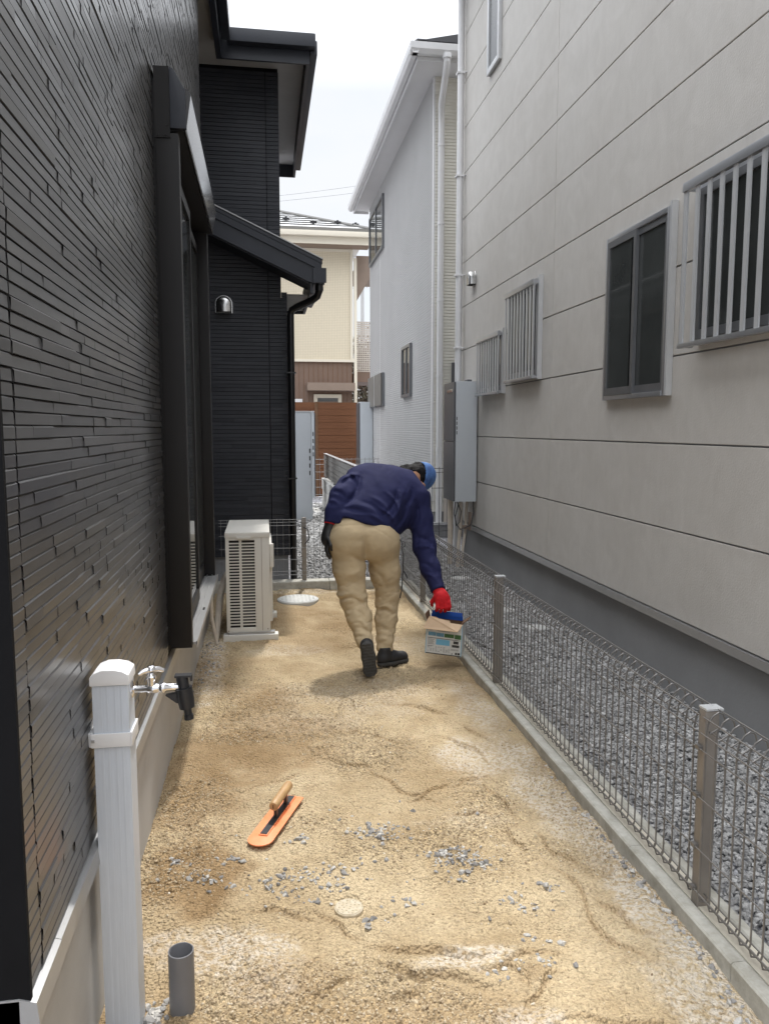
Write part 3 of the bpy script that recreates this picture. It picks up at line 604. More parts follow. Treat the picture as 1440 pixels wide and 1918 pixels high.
# ------------------------------------------------------------------ grey panel house on the right
GX = 2.25; GY1 = 8.75; GY0 = -4.0; GTOP = 6.5
gh = thing('grey_house', 'pale grey panelled house with grilled windows along the right side of the yard', 'house', (GX, 4, 0))
windows = {}
joints = [.452 + .4825 * k for k in range(14)]
zs = joints + [GTOP]
mb = MB(); ysj = [GY0, -.15, 2.88, 5.91, GY1]
for zi in range(len(zs) - 1):
    for yi in range(len(ysj) - 1):
        g = .0045; mb.box(GX, GX + .03, ysj[yi] + (.003 if yi else 0), ysj[yi + 1] - .003, zs[zi] + (g if zi else 0), zs[zi + 1] - g)
gw = mb.build('wall_panels', M['panel'], gh, bevel=.003, facet=True)
mb = MB(); mb.box(GX + .012, 9, GY0 + .02, GY1 - .01, .40, GTOP); mb.build('wall_core', M['found_grey'], gh)
mb = MB()
for zi in range(len(zs) - 1): mb.box(GX + .031, 9, GY1 - .009, GY1 + .003, zs[zi] + .0045, zs[zi + 1] - .0045)
mb.build('end_wall_panels', M['panel'], gh)
part('foundation', M['found_grey'], gh, (GX + .035, 9, GY0, GY1 - .02, -.05, .40))
b = MB(); b.prism([(GX + .04, .445), (GX - .008, .442), (GX - .013, .398), (GX - .006, .392), (GX - .002, .40), (GX + .04, .405)], 'y', GY0, GY1 + .012); b.build('drip_flashing', M['flash'], gh)
part('roof', M['roof_dark'], gh, (GX - .35, 9, GY0, GY1 + .35, GTOP, GTOP + .2))

def sash_window(y0, y1, z0, z1, label=None, jamb=.028, screen=False):
    """aluminium sliding window standing proud of the wall plane; y0 is the near end"""
    w = MB()
    w.box(GX - .034, GX - .001, y0, y0 + jamb, z0, z1); w.box(GX - .034, GX - .001, y1 - jamb, y1, z0, z1)
    w.box(GX - .034, GX - .001, y0 + jamb, y1 - jamb, z1 - .03, z1); w.box(GX - .038, GX - .001, y0 + jamb, y1 - jamb, z0, z0 + .028)
    w = w.build('window', M['alu'], gh, bevel=.002)
    ym = (y0 + y1) / 2
    for a, b_, x in ((y0 + jamb, ym + .02, -.014), (ym - .02, y1 - jamb, -.030)):
        s_ = part('sash', M['alu_dark'], w, (GX + x - .011, GX + x + .011, a, a + .032, z0 + .029, z1 - .031), (GX + x - .011, GX + x + .011, b_ - .032, b_, z0 + .029, z1 - .031),
                  (GX + x - .011, GX + x + .011, a + .032, b_ - .032, z0 + .029, z0 + .075), (GX + x - .011, GX + x + .011, a + .032, b_ - .032, z1 - .07, z1 - .031))
        part('pane', M['glass'], s_, (GX + x - .003, GX + x + .003, a + .032, b_ - .032, z0 + .075, z1 - .07))
    if screen: part('insect_screen', M['screen'], w, (GX - .0305, GX - .0295, ym + .045, y1 - jamb - .036, z0 + .062, z1 - .062)); part('screen_frame', M['alu_dark'], w, (GX - .033, GX - .027, ym + .012, ym + .044, z0 + .029, z1 - .031), (GX - .033, GX - .027, y1 - jamb - .035, y1 - jamb - .001, z0 + .029, z1 - .031), (GX - .033, GX - .027, ym + .044, y1 - jamb - .035, z0 + .029, z0 + .061), (GX - .033, GX - .027, ym + .044, y1 - jamb - .035, z1 - .061, z1 - .031))
    part('backing', M['slot'], w, (GX - .0035, GX - .0012, y0 + jamb, y1 - jamb, z0 + .028, z1 - .03))
    return w
def grille(w, y0, y1, z0, z1, n, proud=.11, bw=.022):
    xg = GX - proud
    g = part('security_grille', M['alu'], w, (xg - .012, xg + .014, y0 - .01, y1 + .01, z1 - .045, z1), (xg - .012, xg + .012, y0 - .01, y1 + .01, z0, z0 + .024), (xg - .004, xg + .006, y0 - .009, y0 - .001, z0 + .02, z1 - .04), (xg - .004, xg + .006, y1 + .001, y1 + .009, z0 + .02, z1 - .04),
             (xg + .014, GX - .035, y0 - .008, y0 + .016, z1 - .04, z1 - .012), (xg + .014, GX - .035, y1 - .016, y1 + .008, z1 - .04, z1 - .012), (xg + .012, GX - .035, y0 - .008, y0 + .016, z0 + .004, z0 + .02), (xg + .012, GX - .035, y1 - .016, y1 + .008, z0 + .004, z0 + .02), bevel=.002)
    for i in range(n):
        yc = y0 + .012 + (y1 - y0 - .024) * i / (n - 1)
        part('bar', M['alu_white'], g, (xg - .005, xg + .005, yc - bw / 2, yc + bw / 2, z0 + .024, z1 - .045))
wA = sash_window(2.25, 3.81, 1.93, 2.74); grille(wA, 2.23, 3.82, 1.915, 2.745, 16, .10, .028)
wB = sash_window(4.085, 4.89, 1.685, 2.715, jamb=.035, screen=True)
part('cover_strip', M['alu_white'], wB, (GX - .038, GX - .0015, 4.062, 4.084, 1.685, 2.735))
wC = sash_window(6.17, 6.92, 1.915, 2.72); grille(wC, 6.15, 6.90, 1.91, 2.705, 10, .07)
part('cover_strip', M['alu_white'], wC, (GX - .038, GX - .0015, 6.125, 6.148, 1.905, 2.735))
wD = sash_window(7.12, 7.86, 1.835, 2.42); grille(wD, 7.10, 7.84, 1.83, 2.41, 10, .07)
part('cover_strip', M['alu_white'], wD, (GX - .038, GX - .0015, 7.075, 7.098, 1.83, 2.435))
wE = MB(); wE.box(GX - .034, GX - .001, 7.36, 7.41, 4.93, 5.95); wE.box(GX - .034, GX - .001, 7.70, 7.75, 4.93, 5.95); wE.box(GX - .034, GX - .001, 7.41, 7.70, 4.93, 4.98); wE.box(GX - .034, GX - .001, 7.41, 7.70, 5.90, 5.95)
wE = wE.build('upper_window', M['alu_white'], gh, bevel=.002); part('pane', M['glass_frost'], wE, (GX - .02, GX - .0012, 7.41, 7.70, 4.98, 5.90))
vent_hood(gh, (GX - .001, 8.22, 3.10), (-1, 0, 0), .072)
dp = MB(); dp.tube([(GX - .055, GY1 - .06, 6.4), (GX - .055, GY1 - .06, 0.0)], .034, 16)
for zz2 in (5.35, 4.27, 3.2, 2.4): dp.box(GX - .1, GX - .012, GY1 - .10, GY1 - .02, zz2, zz2 + .018); dp.tube([(GX - .012, GY1 - .06, zz2 + .01), (GX - .0, GY1 - .13, zz2 + .01)], .006, 6)
dp.build('downpipe', M['white_pvc'], gh, smooth=True)
part('corner_post', M['white_trim'], gh, (GX - .006, GX + .05, GY1 + .004, GY1 + .03, .45, GTOP))

# water heater cabinet fixed to the grey wall
wh = thing('water_heater', 'tall pale grey water heater cabinet with dark front fixed to the grey wall', 'water heater', (2.12, 8.2, 0))
part('casing', M['heater_grey'], wh, (2.005, 2.236, 8.0, 8.47, .725, 1.995), bevel=.006)
fr = part('front_panel', M['heater_dark'], wh, (1.985, 2.004, 8.004, 8.466, 1.37, 1.99), bevel=.004)
part('front_panel', M['heater_dark'], wh, (1.985, 2.004, 8.004, 8.466, .73, 1.362), bevel=.004)
b = MB(); b.box(1.978, 1.9845, 8.05, 8.30, 1.885, 1.915); b.build('exhaust_vent', M['steel'], fr, bevel=.004)
b = MB()
for k in range(4): b.box(2.012, 2.020, 7.9965, 7.9995, 1.44 + k * .05, 1.475 + k * .05)
b.build('side_slots', M['slot'], wh)
b = MB(); b.tube([(2.10, 8.13, .73), (2.10, 8.13, .42), (2.08, 8.12, .25), (2.07, 8.1, 0)], .02, 10); b.tube([(2.19, 8.2, .73), (2.18, 8.2, .55), (2.165, 8.16, .4), (2.12, 8.1, .2), (2.11, 8.09, 0)], .016, 10)
b.tube([(2.03, 8.3, .73), (2.03, 8.3, 0)], .03, 12); b.build('pipe', M['tape'], wh, smooth=True)
b = MB(); b.tube([(2.02, 8.05, .73), (2.0, 8.02, .6), (2.03, 8.03, .48), (2.08, 8.06, .42), (2.11, 8.1, .42)], .006, 6)
b.tube([(2.04, 8.06, .73), (2.08, 8.03, .62), (2.07, 8.05, .5), (2.03, 8.05, .46), (2.02, 8.05, .56), (2.06, 8.06, .70)], .006, 6)
b.tube([(2.22, 8.06, .73), (2.225, 8.06, .6), (2.2, 8.06, .47), (2.13, 8.08, .43)], .006, 6); b.build('cable_loop', M['cable'], wh, smooth=True)
part('valve', M['awn'], wh, (2.12, 2.20, 8.10, 8.14, .42, .455), (2.185, 2.215, 8.1, 8.14, .40, .60), bevel=.005)
part('cap', M['heater_dark'], wh, (2.15, 2.2, 8.1, 8.2, 1.996, 2.02))

# round lids in the gravel
for (x, y, r, lab) in ((2.02, 5.46, .075, 'white round lid in the grey gravel, nearest of three beside the wall'), (1.95, 6.05, .075, 'white round lid in the grey gravel, middle of three beside the wall'), (1.93, 7.45, .09, 'white round lid in the grey gravel, farthest of three near the heater pipes')):
    b = MB(); b.lathe((x, y, -.01), (0, 0, 1), [(0, r * 1.12), (.022, r * 1.12), (.024, r * 1.02), (.020, r), (.026, r * .97), (.028, r * .5), (.0285, .0)], 28)
    tag(b.build('round_cover', M['conc_block'], smooth=True), lab, 'lid', 'round lids in the gravel')

# ------------------------------------------------------------------ kerb and mesh fences
KX0, KX1, KZ = 1.236, 1.385, .052
kb = MB()
yk = [-1.2 + .6 * i for i in range(15)]
for i in range(len(yk) - 1):
    y0, y1 = yk[i] + .0012, yk[i + 1] - .0012
    kb.prism([(KX0, -.06), (KX1, -.06), (KX1, KZ - .006), (KX1 - .006, KZ), (1.352, KZ), (1.345, KZ - .006), (1.285, KZ - .006), (1.278, KZ), (KX0 + .006, KZ), (KX0, KZ - .006)], 'y', y0, min(y1, 7.2))
M['mortar'] = mat('pale_mortar', (.62, .575, .48), .9, var=.1, vscale=12, col2=(.46, .42, .35), bump=.3, bscale=150)
kerb = kb.build('concrete_kerb', M['concrete'], bevel=0)
b = MB(); b.box(1.2855, 1.3445, -1.2, 7.2, KZ - .02, KZ - .003); b.build('mortar_strip', M['mortar'], kerb)
tag(kerb, 'long weathered concrete kerb under the mesh fence between sand and grey gravel', 'kerb')
kb = MB()
for x0, x1 in ((-.6, -.005), (0, .595), (.6, 1.235)):
    kb.prism([(7.2, -.06), (7.335, -.06), (7.335, .066), (7.329, .072), (7.206, .072), (7.2, .066)], 'x', x0, x1 - .001)
tag(kb.build('concrete_kerb', M['concrete']), 'short pale concrete kerb across the far end of the sand yard', 'kerb')

fence = thing('mesh_fence', 'low brown wire mesh fence with rolled top running along the kerb', 'fence', (1.305, 3.1, KZ))
FX = 1.277
def wire_panel(y0, y1):
    b = MB(); r = .0028
    y = y0
    loop = [(FX, .092), (FX - .004, .104), (FX, .116), (FX, .60), (FX + .004, .632), (FX + .018, .656), (FX + .036, .667), (FX + .052, .66), (FX + .058, .642), (FX + .046, .622), (FX + .012, .603)]
    while y < y1 - .01:
        b.tube([(FX + .026, y, .088), (FX + .02, y, .075), (FX + .004, y, .078)] + [(px, y, pz) for px, pz in loop], r, 5, cap=False); y += .05
    for px, pz in ((FX - .004, .104), (FX + .02, .073), (FX + .027, .09), (FX - .0045, .24), (FX - .0045, .40), (FX - .0045, .548), (FX - .0045, .598), (FX + .004, .645), (FX + .046, .670), (FX + .020, .602)):
        b.tube([(px, y0 - .02, pz), (px, y1 - .01, pz)], .0023, 5)
    return b.build('mesh_panel', M['wire'], fence, smooth=True)
py = [-.05, 2.065, 4.175, 6.29]
for i in range(4): wire_panel(py[i] + .03, (py[i + 1] - .0 if i < 3 else 7.22))
for yy in py[1:]:
    b = MB(); b.prism([(-.022, -.017), (.022, -.017), (.022, .017), (.009, .017), (.009, .011), (-.009, .011), (-.009, .017), (-.022, .017)], 'z', KZ - .008, .664)
    b.v = [(1.305 + p, yy + q, z) for p, q, z in b.v]
    po = b.build('post', M['post'], fence, bevel=.0015)
    b = MB(); b.obox((1.312, yy + .002, .669), (1, 0, .0), (0, 1, 0), (0, 0, 1), .028, .021, .003); b.build('post_cap', M['alu_white'], po)
    b = MB()
    for z in (.105, .24, .40, .55): part('clip', M['wire'], po, (FX - .008, FX + .006, yy - .01, yy + .01, z - .006, z + .006))
rf = thing('mesh_fence', 'low flat grey mesh fence across the far end of the yard behind the outdoor unit', 'fence', (.4, 7.27, .07))
b = MB()
for k in range(30): b.tube([(-.40 + .057 * k, 7.25, .12), (-.40 + .057 * k, 7.25, .66)], .0018, 5, cap=False)
for z in (.13, .165, .275, .385, .51, .60, .63, .655): b.tube([(-.42, 7.247, z), (1.26, 7.247, z)], .0022, 5)
b.build('mesh_panel', M['wire_dark'], rf, smooth=True)
part('post', M['post'], rf, (.345, .385, 7.26, 7.295, .06, .67), bevel=.002)
b = MB(); b.tube([(.36, 7.25, .58), (.40, 7.22, .56), (.41, 7.22, .47), (.37, 7.24, .42)], .005, 6); b.build('cable', M['cable'], rf, smooth=True)
gf = thing('mesh_fence', 'dark mesh fence in the gap beyond the grey house corner', 'fence', (2.5, 9.6, 0))
b = MB()
for k in range(12): b.tube([(2.1 + .1 * k, 9.6, .0), (2.1 + .1 * k, 9.6, 1.02)], .004, 5, cap=False)
for z in (.12, .2, .3, .75, .95, 1.0): b.tube([(2.1, 9.596, z), (3.2, 9.596, z)], .004, 5)
b.build('mesh_panel', M['cable'], gf); part('post', M['post'], gf, (3.0, 3.05, 9.6, 9.64, 0, 1.05))

# ------------------------------------------------------------------ objects in the yard
# outdoor unit
ac = thing('outdoor_unit', 'cream air conditioner outdoor unit on two low concrete blocks by the dark wall', 'air conditioner', (-.12, 5.8, .05))
AX0, AX1, AY0, AY1, AZ0, AZ1 = -.275, .030, 5.465, 6.24, .062, .755
b = MB(); b.box(AX0, AX1, AY0 + .014, AY1, AZ0, AZ1)
b.box(AX0, AX0 + .024, AY0, AY0 + .0135, AZ0, AZ1); b.box(-.073 + .0, AX1, AY0, AY0 + .0135, AZ0, AZ1)
b.box(AX0 + .024, -.073, AY0, AY0 + .0135, AZ0, AZ0 + .034); b.box(AX0 + .024, -.073, AY0, AY0 + .0135, AZ1 - .034, AZ1)
cas = b.build('casing', M['cream_plastic'], ac, bevel=.003)
part('slot_backing', M['slot'], cas, (AX0 + .0245, -.0735, AY0 + .0115, AY0 + .0135, AZ0 + .0345, AZ1 - .0345))
b = MB(); n = 29; pz = (AZ1 - AZ0 - .068) / n
for i in range(1, n): b.box(AX0 + .022, -.071, AY0 + .001, AY0 + .011, AZ0 + .034 + i * pz - .0042, AZ0 + .034 + i * pz + .0042)
b.box(-.181, -.163, AY0 + .0005, AY0 + .0112, AZ0 + .033, AZ1 - .033)
b.build('louvre', M['cream_plastic'], cas)
b = MB(); b.box(-.0265, -.0235, AY0 - .0008, AY0 + .001, AZ0 + .01, AZ1 - .01)
for q in ((AX0 + .012, AZ0 + .012), (.012, AZ0 + .02)): b.lathe((q[0], AY0 + .001, q[1]), (0, -1, 0), [(0, .005), (.003, .004)], 8)
b.build('seam', M['awn'], cas)
b = MB(); b.box(AX0 - .004, AX1 + .004, AY0 - .004, AY1 + .004, AZ1 - .018, AZ1 + .022); top = b.build('top_panel', M['cream_plastic'], ac, bevel=.009)
part('handle', M['cream_plastic'], top, (-.20, -.10, AY0 - .016, AY0 - .0045, AZ1 - .024, AZ1 - .006), bevel=.004)
b = MB(); b.box(AX1 + .0005, AX1 + .016, 5.52, 6.10, AZ0 + .06, AZ1 - .07)
gr = b.build('fan_grille', M['cream_plastic'], ac, bevel=.004)
b = MB()
for i in range(24): b.box(AX1 + .0165, AX1 + .019, 5.53 + i * .0235, 5.535 + i * .0235, AZ0 + .07, AZ1 - .08)
b.build('grille_bars', M['alu_white'], gr)
part('valve_cover', M['cream_plastic'], ac, (AX1 + .0005, AX1 + .03, 5.48, 5.52, .52, .69), bevel=.01)
part('base_block', M['cream_plastic'], ac, (-.30, .085, 5.44, 5.53, -.01, .047), bevel=.006)
part('base_block', M['cream_plastic'], ac, (-.30, .085, 6.08, 6.17, -.01, .047), bevel=.006)
part('foot', M['alu'], ac, (-.26, .06, 5.455, 5.515, .0475, .0615), (-.26, .06, 6.095, 6.155, .0475, .0615))
part('drain_socket', M['card_dark'], ac, (-.16, -.09, 5.475, 5.52, .048, .0615))
b = MB(); b.tube([(-.285, 5.95, .40), (-.31, 5.9, .36), (-.335, 5.8, .27), (-.345, 5.68, .15), (-.35, 5.6, .06), (-.36, 5.55, -.02)], [.026, .026, .025, .024, .022, .02], 12)
b.tube([(-.375, 5.42, .52), (-.375, 5.42, .18), (-.345, 5.40, .03), (-.34, 5.4, -.02)], .012, 8)
pipe_ = tag(b.build('taped_pipe', M['tape'], smooth=True), 'beige taped refrigerant pipe curving to the ground behind the outdoor unit', 'pipe')

# water post with tap
wp = thing('water_post', 'white square garden water post standing close to the dark wall', 'water post', (-.367, 1.9, 0))
PX0, PX1, PY0, PY1 = -.412, -.328, 1.865, 1.95
b = MB(); b.box(PX0, PX1, PY0, PY1, -.05, .895)
col = b.build('column', M['post_pvc'], wp, bevel=.005)
b = MB()
for x in (-.392, -.378, -.360, -.346): b.box(x - .0022, x + .0022, PY0 - .0005, PY0 + .001, .0, .893)
b.build('rib', M['post_pvc'], col)
b = MB(); pr_ = [(PX0 - .004, .893), (PX0 - .004, .913), (PX0 + .006, .924), (PX0 + .025, .931), (PX0 + .05, .931), (PX1 - .012, .926), (PX1 + .002, .917), (PX1 + .004, .893)]
b.prism(pr_, 'y', PY0 - .004, PY1 + .004); b.build('cap', M['white_pvc'], wp, bevel=.004)
br_ = part('band', M['white_pvc'], wp, (PX0 - .005, PX1 + .005, PY0 - .005, PY0 - .0005, .742, .776), (PX1 + .0005, PX1 + .006, PY0 - .005, PY1 + .005, .742, .776), (PX0 - .005, PX1 + .005, PY1 + .0005, PY1 + .005, .742, .776), bevel=.002)
b = MB(); b.prism([(-.424, PY0 + .0), (PX0 - .0005, PY0 - .004), (PX0 - .0005, PY1), (-.424, PY1 + .06)], 'z', .742, .776); b.build('wall_bracket', M['white_pvc'], br_, bevel=.004)
part('screw', M['alu'], br_, (PX0 - .004, PX0 + .004, PY0 - .0075, PY0 - .005, .756, .763))
TY = 1.905; TZ = .868
b = MB(); b.lathe((PX1, TY, TZ), (1, 0, 0), [(0, .021), (.004, .021), (.007, .015)], 20); b.lathe((PX1 + .006, TY, TZ), (1, 0, 0), [(0, .0085), (.03, .0085), (.036, .0115), (.052, .012), (.06, .010), (.064, .0125), (.074, .0125), (.078, .0095), (.112, .0090)], 18)
b.lathe((PX1 + .048, TY, TZ + .002), (0, 0, 1), [(0, .0095), (.018, .0095), (.022, .012), (.028, .012), (.031, .008), (.038, .006)], 18)
tap = b.build('tap', M['chrome'], wp, smooth=True)
b = MB(); b.tube([(PX1 + .020, TY - .012, TZ + .040), (PX1 + .030, TY - .008, TZ + .045), (PX1 + .048, TY, TZ + .047), (PX1 + .066, TY + .008, TZ + .045), (PX1 + .076, TY + .012, TZ + .040)], [.0055, .0068, .0075, .0068, .0055], 12)
b.lathe((PX1 + .048, TY, TZ + .046), (0, 0, 1), [(0, .011), (.008, .010), (.011, .006)], 16); b.build('handle', M['chrome'], tap, smooth=True)
hc = MB(); cx = PX1 + .126; ax = P3((.14, 0, -.99))
hc.lathe((cx - .006, TY, TZ + .028), ax, [(0, .0145), (.03, .0145), (.0305, .021), (.060, .0205), (.082, .0185), (.083, .010), (.10, .0095), (.101, .0115), (.112, .0115)], 20)
hc.box(cx - .022, cx + .018, TY - .012, TY + .012, TZ + .026, TZ + .031); hc.box(cx + .014, cx + .02, TY - .006, TY + .006, TZ + .015, TZ + .03)
hc.prism([(cx - .045, TZ - .018), (cx - .012, TZ - .012), (cx - .012, TZ - .04), (cx - .02, TZ - .038)], 'y', TY - .008, TY + .008)
tag(hc.build('hose_connector', M['black_plastic'], smooth=True), 'black plastic hose connector clamped on the end of the chrome tap', 'hose connector')

# grey stub pipe
b = MB(); r0, r1 = .0325, .029; n = 32; V = []; zb, zt = -.03, .165; cx, cy = -.231, 1.92
for (rr, z) in ((r0, zb), (r0, zt - .001), (r0 - .001, zt), (r1 + .0007, zt), (r1, zt - .001), (r1, zb + .05)):
    for k in range(n): V.append((cx + rr * math.cos(2 * PI * k / n), cy + rr * math.sin(2 * PI * k / n), z))
b.add(V, [(i * n + k, i * n + (k + 1) % n, (i + 1) * n + (k + 1) % n, (i + 1) * n + k) for i in range(5) for k in range(n)] + [tuple(5 * n + k for k in range(n))])
tag(b.build('drain_pipe', M['grey_pvc'], smooth=True), 'short open grey plastic pipe sticking up from the sand beside the water post', 'pipe')

# lids in the sand
b = MB(); b.lathe((.277, 6.70, -.03), (0, 0, 1), [(0, .18), (.047, .18), (.05, .176), (.046, .168), (.053, .164), (.055, .08), (.0555, 0)], 48)
for i in range(9):
    for j in range(9):
        x, y = .277 + (i - 4) * .034, 6.70 + (j - 4) * .034
        if math.hypot(x - .277, y - 6.7) < .15: b.box(x - .009, x + .009, y - .009, y + .009, .0235, .0258)
tag(b.build('manhole_lid', M['lid'], smooth=True), 'large pale round manhole lid in the sand beside the outdoor unit', 'manhole lid')
b = MB(); b.lathe((.243, 2.29, -.031), (0, 0, 1), [(0, .046), (.0265, .046), (.028, .0445), (.0265, .042), (.029, .040), (.0295, 0)], 36)
for k in range(26):
    a = k * 2.4; rr = .0072 * math.sqrt(k + .5); b.lathe((.243 + rr * math.cos(a), 2.29 + rr * math.sin(a), -.002), (0, 0, 1), [(0, .003), (.0018, .0022)], 6)
tag(b.build('manhole_lid', M['lid_dusty'], smooth=True), 'small round studded lid half buried in the sand near grey stones', 'manhole lid')

# plastic trowel
tr = thing('trowel', 'orange plastic finishing trowel with wooden handle lying on the sand', 'trowel', (.03, 2.82, .02))
T0 = P3((-.050, 2.645, 0)); T1 = P3((.0925, 3.0, 0)); D = (T1 - T0) / np.linalg.norm(T1 - T0); S = P3((D[1], -D[0], 0)); Lb = np.linalg.norm(T1 - T0); Z = P3((0, 0, 1))
zb = max(sand_h(np.array([T0[0] + D[0] * t + S[0] * s]), np.array([T0[1] + D[1] * t + S[1] * s]))[0] for t in np.linspace(0, Lb, 14) for s in (-.04, 0, .04)) - .001
hw = .047; prof = [(-hw, Lb), (hw, Lb)]
outl = [(Lb, hw), (Lb, -hw)] + [(hw - math.sin(a) * hw, -math.cos(a) * hw) for a in np.linspace(0, PI, 15)]
V = [T0 + D * t + S * s + Z * (zb + h) for h in (0, .0045) for t, s in outl]; n = len(outl)
b = MB(); b.add(V, [tuple(range(n))[::-1], tuple(range(n, 2 * n))] + [(i, (i + 1) % n, n + (i + 1) % n, n + i) for i in range(n)]); b.build('blade', M['orange'], tr, bevel=.001)
zp = zb + .0048
b = MB(); b.obox(T0 + D * .222 + Z * (zp + .002), D, S, Z, .155, .0165, .002); b.build('mounting_plate', M['orange'], tr)
b = MB(); b.obox(T0 + D * .222 + Z * (zp + .005), D, S, Z, .150, .0125, .001); st = b.build('steel_plate', M['tool_steel'], tr)
b = MB(); b.obox(T0 + D * .20 + Z * (zp + .024), D, S, Z, .008, .006, .018); b.build('stem', M['tool_steel'], tr, bevel=.001)
b = MB(); b.obox(T0 + D * .305 + Z * (zp + .024), D, S, Z, .008, .006, .018); b.build('stem', M['tool_steel'], tr, bevel=.001)
hb = T0 + D * .172 + Z * (zp + .058)
b = MB(); b.lathe(hb, D + P3((0, 0, .05)), [(0, .0150), (.003, .0175), (.03, .0180), (.08, .0170), (.14, .0185), (.168, .0175), (.172, .015)], 20); h_ = b.build('handle', M['wood'], tr, smooth=True)
b = MB(); b.obox(hb - D * .0005, D, S, Z, .001, .0025, .007); b.build('slot', M['card_dark'], h_)

# ------------------------------------------------------------------ white ribbed house behind on the right
wt = thing('white_house', 'white two-storey house with fine ribbed siding beyond the grey house', 'house', (2.3, 12, 0))
WHX, WHY0, WHY1 = 2.30, 10.5, 16.75
def ribs(name, m, plane, u0, u1, z0, z1, pitch, d, parent):
    n = int((z1 - z0) / pitch); z = []; e = []
    for i in range(n):
        a = z0 + i * pitch; z += [a, a + pitch * .62, a + pitch * .72, a + pitch * .93]; e += [d, d, 0, 0]
    z = np.array(z); e = np.array(e)
    k = len(z); V = np.zeros((2 * k, 3)); V[:, 2] = np.concatenate([z, z])
    if plane[0] == 'x': V[:, 0] = plane[1] - np.concatenate([e, e]); V[:k, 1] = u0; V[k:, 1] = u1
    else: V[:, 1] = plane[1] - np.concatenate([e, e]); V[:k, 0] = u0; V[k:, 0] = u1
    i = np.arange(k - 1); F = np.stack([i, i + k, i + k + 1, i + 1], 1)
    if plane[0] == 'x': F = F[:, ::-1]
    return raw_mesh(name, V, F, m, parent)
part('wall', M['white_front'], wt, (WHX + .004, 9, WHY0 + .004, WHY1, .35, 6.35))
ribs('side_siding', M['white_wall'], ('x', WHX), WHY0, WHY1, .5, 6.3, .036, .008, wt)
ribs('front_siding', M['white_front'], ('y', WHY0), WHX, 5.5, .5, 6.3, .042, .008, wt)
part('corner_trim', M['white_trim'], wt, (WHX - .009, WHX + .014, WHY0 - .009, WHY0 + .05, .5, 6.3)); part('panel_seam', M['white_trim'], wt, (WHX - .0085, WHX, 15.28, 15.30, .5, 6.3))
part('foundation', M['found_grey'], wt, (WHX + .03, 9, WHY0 + .03, WHY1, -.05, .45))
b = MB(); b.box(WHX + .001, 9, WHY0 - .012, WHY0 + .03, .17, .20); b.build('base_trim', M['white_trim'], wt)
part('service_panel', M['lattice'], wt, (2.47, 3.2, WHY0 - .010, WHY0 + .01, .20, .56))
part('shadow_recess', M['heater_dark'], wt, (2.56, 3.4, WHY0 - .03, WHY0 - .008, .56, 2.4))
rf_ = MB(); rf_.prism([(1.96, 6.27), (9, 7.8), (9, 6.24), (1.96, 6.24)], 'y', 9.95, 17.0); rf_ = rf_.build('roof', M['roof_dark'], wt)
part('soffit', M['white_trim'], rf_, (1.99, 9, 10.0, 16.95, 6.10, 6.115))
part('fascia', M['white_trim'], rf_, (1.97, 1.99, 9.98, 16.97, 6.05, 6.23), (1.99, 9, 9.98, 9.998, 6.05, 6.23), (1.99, 2.3, 16.95, 16.97, 6.05, 6.23))
b = MB(); b.prism([(1.968, 6.22), (1.96, 6.10), (1.895, 6.10), (1.865, 6.15), (1.86, 6.225), (1.872, 6.225), (1.88, 6.16), (1.90, 6.115), (1.95, 6.115), (1.958, 6.22)], 'y', 9.88, 17.01); b.build('gutter', M['white_trim'], rf_)
b = MB(); b.prism([(9.978, 6.22), (9.972, 6.10), (9.90, 6.10), (9.87, 6.15), (9.865, 6.225), (9.875, 6.225), (9.885, 6.16), (9.91, 6.115), (9.962, 6.115), (9.968, 6.22)], 'x', 1.865, 9); b.build('gutter', M['white_trim'], rf_)
b = MB(); b.prism([(9.9, 6.255), (9.9, 6.27), (10.3, 6.40), (10.3, 6.36)], 'x', 1.95, 9); b.build('roof_edge', M['roof_dark'], rf_)
b = MB(); b.lathe((2.33, 9.92, 6.02), (0, 0, 1), [(0, .04), (.04, .045), (.05, .06), (.1, .06)], 14)
b.tube([(2.33, 9.92, 6.04), (2.33, 9.96, 5.95), (2.35, 10.3, 5.68), (2.375, 10.40, 5.58), (2.38, 10.42, 5.48), (2.38, 10.42, .2)], .042, 14)
for z in (5.2, 4.2, 3.2, 2.2, 1.2): b.lathe((2.38, 10.42, z), (0, 0, 1), [(0, .048), (.03, .048)], 14)
b.build('downpipe', M['white_trim'], wt, smooth=True)
def wwin(y0, y1, z0, z1, louver=False):
    w = part('window', M['alu_dark'], wt, (WHX - .05, WHX - .0075, y0, y0 + .05, z0, z1), (WHX - .05, WHX - .0075, y1 - .05, y1, z0, z1), (WHX - .05, WHX - .0075, y0 + .05, y1 - .05, z1 - .05, z1), (WHX - .055, WHX - .0075, y0 + .05, y1 - .05, z0, z0 + .05))
    ym = (y0 + y1) / 2
    if louver:
        part('shutter', M['slat_grey'], w, (WHX - .075, WHX - .055, y0 + .05, ym - .02, z0 + .02, z1), (WHX - .075, WHX - .055, ym + .02, y1, z0 + .02, z1)); part('strip', M['alu_white'], w, (WHX - .08, WHX - .055, ym - .015, ym + .015, z0, z1 + .02))
    else:
        part('pane', M['glass'], w, (WHX - .03, WHX - .0076, y0 + .05, y1 - .05, z0 + .05, z1 - .05)); part('mullion', M['alu_dark'], w, (WHX - .045, WHX - .031, ym - .03, ym + .03, z0 + .05, z1 - .05))
wwin(14.75, 16.6, 4.87, 5.85); wwin(11.95, 12.7, 2.0, 2.82); wwin(14.7, 16.6, 1.93, 2.56, True)

